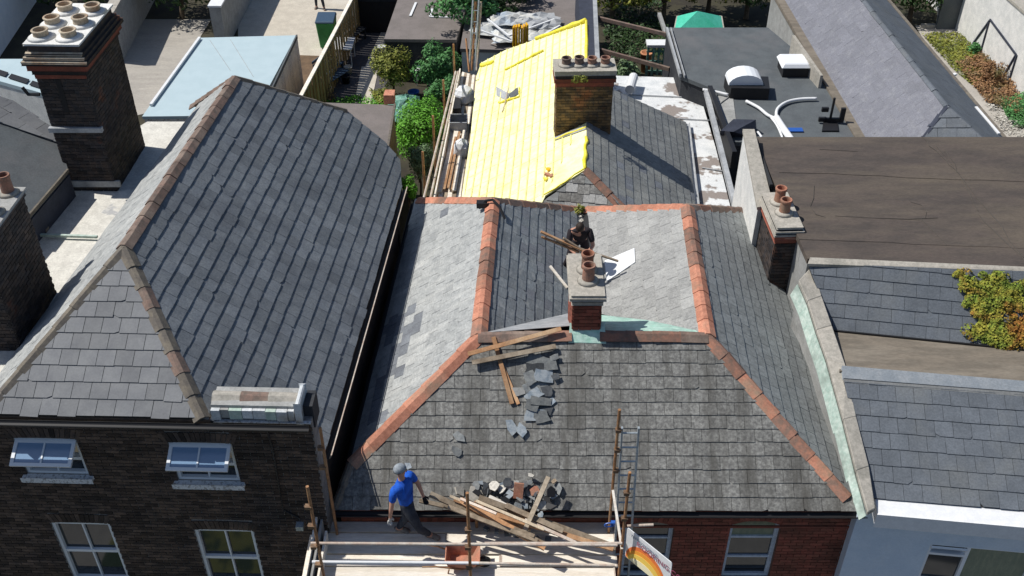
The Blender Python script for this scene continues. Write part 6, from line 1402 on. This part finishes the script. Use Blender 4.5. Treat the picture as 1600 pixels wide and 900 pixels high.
def head_parts(t, hc, fwd, up, hairm, capm=None):
    fwd = (fwd-up*fwd.dot(up)).normalized(); sd = fwd.cross(up)
    def ell(name, c, rx, ry, rz, mt, parent, cut=None, nseg=20):
        mb = MB(); prof = []; 
        for j in range(13):
            a = math.pi*j/12-math.pi/2
            if cut is not None and math.sin(a) < cut: continue
            prof.append((math.cos(a), math.sin(a)))
        vs = []
        for pr_, ph in prof:
            for i in range(nseg):
                b = 2*math.pi*i/nseg; vs.append(c+fwd*math.cos(b)*pr_*ry+sd*math.sin(b)*pr_*rx+up*ph*rz)
        m = len(prof); fs = [(j*nseg+i, j*nseg+(i+1)%nseg, (j+1)*nseg+(i+1)%nseg, (j+1)*nseg+i) for j in range(m-1) for i in range(nseg)]
        mb.add(vs, fs); return mb.build(name, mt, parent, True)
    for s in (-1,1):
        mb = MB(); mb.box(hc+fwd*.088+sd*s*.032+up*.01, (.022,.012,.01)); mb.build('eye', m_hair, t)
        ell('ear', hc+sd*s*.082-up*.005, .014, .022, .034, m_skin, t)
    ell('mouth', hc+fwd*.088-up*.062, .026, .01, .008, m_terra, t)
    ell('hair', hc-fwd*.012+up*.012, .086, .10, .112, hairm, t, cut=-.05)
    if capm:
        ell('cap', hc-fwd*.004+up*.03, .090, .106, .098, capm, t, cut=-.05)
        mb = MB(); q = [hc+up*.035+fwd*.10+sd*.075, hc+up*.02+fwd*.18+sd*.05, hc+up*.02+fwd*.18-sd*.05, hc+up*.035+fwd*.10-sd*.075]; mb.prism(q, up*.012); mb.build('cap_peak', capm, t)
def person(label, J0, fwd_head, up_head, shirt, trous, boots, glv, hairm, capm=None, grp=None, arms_r=(.048,.042,.034,.026), handcfg=None):
    """J0 joints: pelvis, waist, chest, neckb, head, shL elL wrL shR elR wrR, hipL knL anL hipR knR anR (world); toe directions tdL tdR"""
    t = thing('person', label, 'person', V((J0['anL'].x+J0['anR'].x)/2, (J0['anL'].y+J0['anR'].y)/2, min(J0['anL'].z, J0['anR'].z)-.08), grp)
    J = {}; g = J0; ch = []
    J['pelvis'] = (g['pelvis'], (.135,.10)); J['waist'] = (g['waist'], (.125,.09)); J['chest'] = (g['chest'], (.155,.105)); J['neckb'] = (g['neckb'], (.062,.058)); 
    hc = g['head']; nb = g['neckb']; J['neckt'] = (nb.lerp(hc, .45), .052); J['headc'] = (hc-up_head*.03, (.072,.082)); J['headt'] = (hc+up_head*.055, (.068,.078)); J['nose'] = (hc+fwd_head*.098-up_head*.02, .012)
    ch.append(['pelvis','waist','chest','neckb','neckt','headc','headt']); ch.append(['headc','nose'])
    for s in 'LR':
        sh, el, wr = g['sh'+s], g['el'+s], g['wr'+s]
        J['sh'+s] = (sh, .062); J['ua'+s] = (sh.lerp(el,.5), .050); J['el'+s] = (el, .040); J['fa'+s] = (el.lerp(wr,.4), .038); J['h'+s+'wr'] = (wr, .025)
        ch.append(['chest','sh'+s,'ua'+s,'el'+s,'fa'+s,'h'+s+'wr'])
        d = (wr-el).normalized(); side = fwd_head if handcfg is None else handcfg[s]; hand(J, ch, wr, d, side, 'h'+s)
        hp, kn, an = g['hip'+s], g['kn'+s], g['an'+s]
        J['hip'+s] = (hp, .092); J['th'+s] = (hp.lerp(kn,.5), .080); J['kn'+s] = (kn, .058); J['cf'+s] = (kn.lerp(an,.35), .056); J['an'+s] = (an, .040); td = g['td'+s].normalized()
        J['ft'+s] = (an+td*.13-Z*.045, (.042,.030)); J['to'+s] = (an+td*.20-Z*.055, (.036,.022)); J['he'+s] = (an-td*.05-Z*.05, .034)
        ch.append(['pelvis','hip'+s,'th'+s,'kn'+s,'cf'+s,'an'+s,'ft'+s,'to'+s]); ch.append(['an'+s,'he'+s])
    skinmesh('body', J, ch, m_skin, t)
    def sub(keys, chains, k, add, nm, mt):
        q = {}
        for a in keys:
            r = J[a][1]; r = r if isinstance(r, tuple) else (r, r); q[a] = (J[a][0], (r[0]*k+add, r[1]*k+add))
        skinmesh(nm, q, chains, mt, t)
    # shirt: torso and half sleeves
    for s in 'LR': J['sl'+s] = (g['sh'+s].lerp(g['el'+s],.78), .046)
    J['hem'] = (g['pelvis'].lerp(g['waist'],.15), (.14,.105)); J['nk'] = (g['neckb'].lerp(g['head'],.12), .05)
    sub(['waist','hem','chest','neckb','nk','shL','uaL','slL','shR','uaR','slR'], [['hem','waist','chest','neckb','nk'],['chest','shL','uaL','slL'],['chest','shR','uaR','slR']], 1.06, .012, 'shirt', shirt)
    sub(['pelvis','waist','hipL','thL','knL','cfL','anL','hipR','thR','knR','cfR','anR'], [['pelvis','waist'],['pelvis','hipL','thL','knL','cfL','anL'],['pelvis','hipR','thR','knR','cfR','anR']], 1.02, .012, 'trousers', trous)
    for s in 'LR':
        sub(['an'+s,'ft'+s,'to'+s,'he'+s], [['an'+s,'ft'+s,'to'+s],['an'+s,'he'+s]], 1.05, .014, 'boot', boots)
        gm = glv[0 if s == 'L' else 1]
        if gm:
            kk = ['h'+s+'wr','h'+s+'palm','h'+s+'palm2']+[f'h{s}f{i}{c}' for i in range(4) for c in 'abc']+['h'+s+'ta','h'+s+'tb','h'+s+'tc']
            cc = [['h'+s+'wr','h'+s+'palm','h'+s+'palm2']]+[['h'+s+'palm2']+[f'h{s}f{i}{c}' for c in 'abc'] for i in range(4)]+[['h'+s+'palm','h'+s+'ta','h'+s+'tb','h'+s+'tc']]
            sub(kk, cc, 1.0, .004, 'glove', gm)
    head_parts(t, hc, fwd_head, up_head, hairm, capm)
    return t
# man in blue walking right along the scaffold, seen from behind
fR = V(.93,.36,0).normalized()
fa_ = P(623,832,PZ); fb2 = P(671,842,PZ); cx_ = (fa_+fb2)/2
pel = V(P(645,838,PZ).x-.02, 10.98, PZ+.95)
chs = pel+V(-.03,.02,.43); nkb = pel+V(-.06,.03,.57)
J1 = dict(pelvis=pel, waist=pel+V(-.03,.01,.17), chest=chs-V(0,0,.06), neckb=nkb, head=nkb+V(-.01,.02,.185),
 shL=nkb+V(-.11,-.17,-.07), elL=nkb+V(-.16,-.24,-.36), wrL=nkb+V(-.20,-.24,-.62),
 shR=nkb+V(.10,.19,-.07), elR=nkb+V(.22,.22,-.33), wrR=nkb+V(.30,.14,-.55),
 hipL=pel+V(.03,-.09,-.04), knL=V(pel.x+.18,10.85,PZ+.50), anL=V(fb2.x,fb2.y+.03,PZ+.09), hipR=pel+V(-.04,.09,-.04), knR=V(pel.x-.06,11.1,PZ+.50), anR=V(fa_.x,fa_.y+.02,PZ+.10),
 tdL=V(.9,-.3,0), tdR=V(.85,-.1,-.1))
person('man in bright blue t-shirt, grey cap and dark trousers striding along the front scaffold', J1, fR, V(-.08,-.05,1).normalized(), m_tblue, m_trous, m_boot, (m_gloveg, m_gloved), m_hair, m_cap)
# man in black bending behind the chimney, holding battens
pl = V(1.36,17.15,7.30)
hx = P(905,352,7.95); off = V(hx.x, hx.y, 0)
pl = V(hx.x+.06, hx.y+.42, 7.32)
nk = pl+V(-.02,-.26,.42)
J2 = dict(pelvis=pl, waist=pl+V(0,-.08,.16), chest=pl+V(-.01,-.19,.33), neckb=nk, head=nk+V(-.02,-.13,.13),
 shL=nk+V(-.19,.02,-.06), elL=nk+V(-.24,-.12,-.32), wrL=nk+V(-.08,-.33,-.40),
 shR=nk+V(.19,.02,-.06), elR=nk+V(.27,-.10,-.33), wrR=nk+V(.08,-.33,-.42),
 hipL=pl+V(-.10,0,-.04), knL=pl+V(-.22,-.12,-.42), anL=pl+V(-.30,.05,-.74), hipR=pl+V(.10,0,-.04), knR=pl+V(.14,-.14,-.44), anR=pl+V(.12,.05,-.80), tdL=V(-.3,-1,0), tdR=V(.1,-1,0))
person('man in black t-shirt bending over battens in the roof valley behind the chimney', J2, V(-.05,-.72,-.68).normalized(), V(0,-.65,.72).normalized(), m_tblk, m_tblk, m_boot, (m_gloveg, m_gloveg), m_hair, None, handcfg={'L': V(1,0,0), 'R': V(-1,0,0)})
hy = J2['wrL'].y-.03
for (a, b, w_, mt, lab) in (((845,362),(925,398),.06,m_wood,'thickest orange batten in the bundle held by the man in black'),((846,370),(905,394),.05,m_wood,'second orange batten in the held bundle'),((868,376),(966,408),.045,m_wood_o,'dark thin batten reaching right from the held bundle'),((880,372),(928,402),.05,m_wood_o,'short brown batten lying across the held bundle')):
    mb = MB(); mb.bar(PY(*a, hy+.02), PY(*b, hy-.05), w_, .03); debris('batten', lab, 'batten', mb, mt, 'battens held by the man in black')
# person in the yard at the top edge
yb0 = P(500,13,GR+.02); pl = yb0+V(0,0,.93)
J3 = dict(pelvis=pl, waist=pl+V(0,0,.17), chest=pl+V(0,0,.36), neckb=pl+V(0,0,.54), head=pl+V(0,-.02,.72), shL=pl+V(-.19,0,.46), elL=pl+V(-.25,.02,.18), wrL=pl+V(-.24,-.06,-.06), shR=pl+V(.19,0,.46), elR=pl+V(.25,.02,.18), wrR=pl+V(.24,-.06,-.06),
 hipL=pl+V(-.10,0,-.04), knL=pl+V(-.13,-.02,-.46), anL=pl+V(-.15,.03,-.86), hipR=pl+V(.10,0,-.04), knR=pl+V(.15,-.1,-.46), anR=pl+V(.20,-.1,-.86), tdL=V(-.2,-1,0), tdR=V(.3,-1,0))
person('person in dark trousers standing in the pale yard, only the legs in view', J3, V(0,-1,0), Z, m_tblk, m_trous, m_boot, (None, None), m_hair)

# shrubs of the front gardens: they show in the lower panes of the left house
bush('shrub', 'olive front garden shrub mirrored in the left lower window', 'shrub', V(-6.9,6.2,0), V(-6.9,6.2,.8), (.9,.8,.8), 1500, .07, m_lf_olive, seed=81)
bush('shrub', 'dark front garden shrub mirrored in the right lower window', 'shrub', V(-5.0,5.6,0), V(-5.0,5.6,.9), (1.1,.8,.9), 1500, .07, m_lf_mid, seed=82)
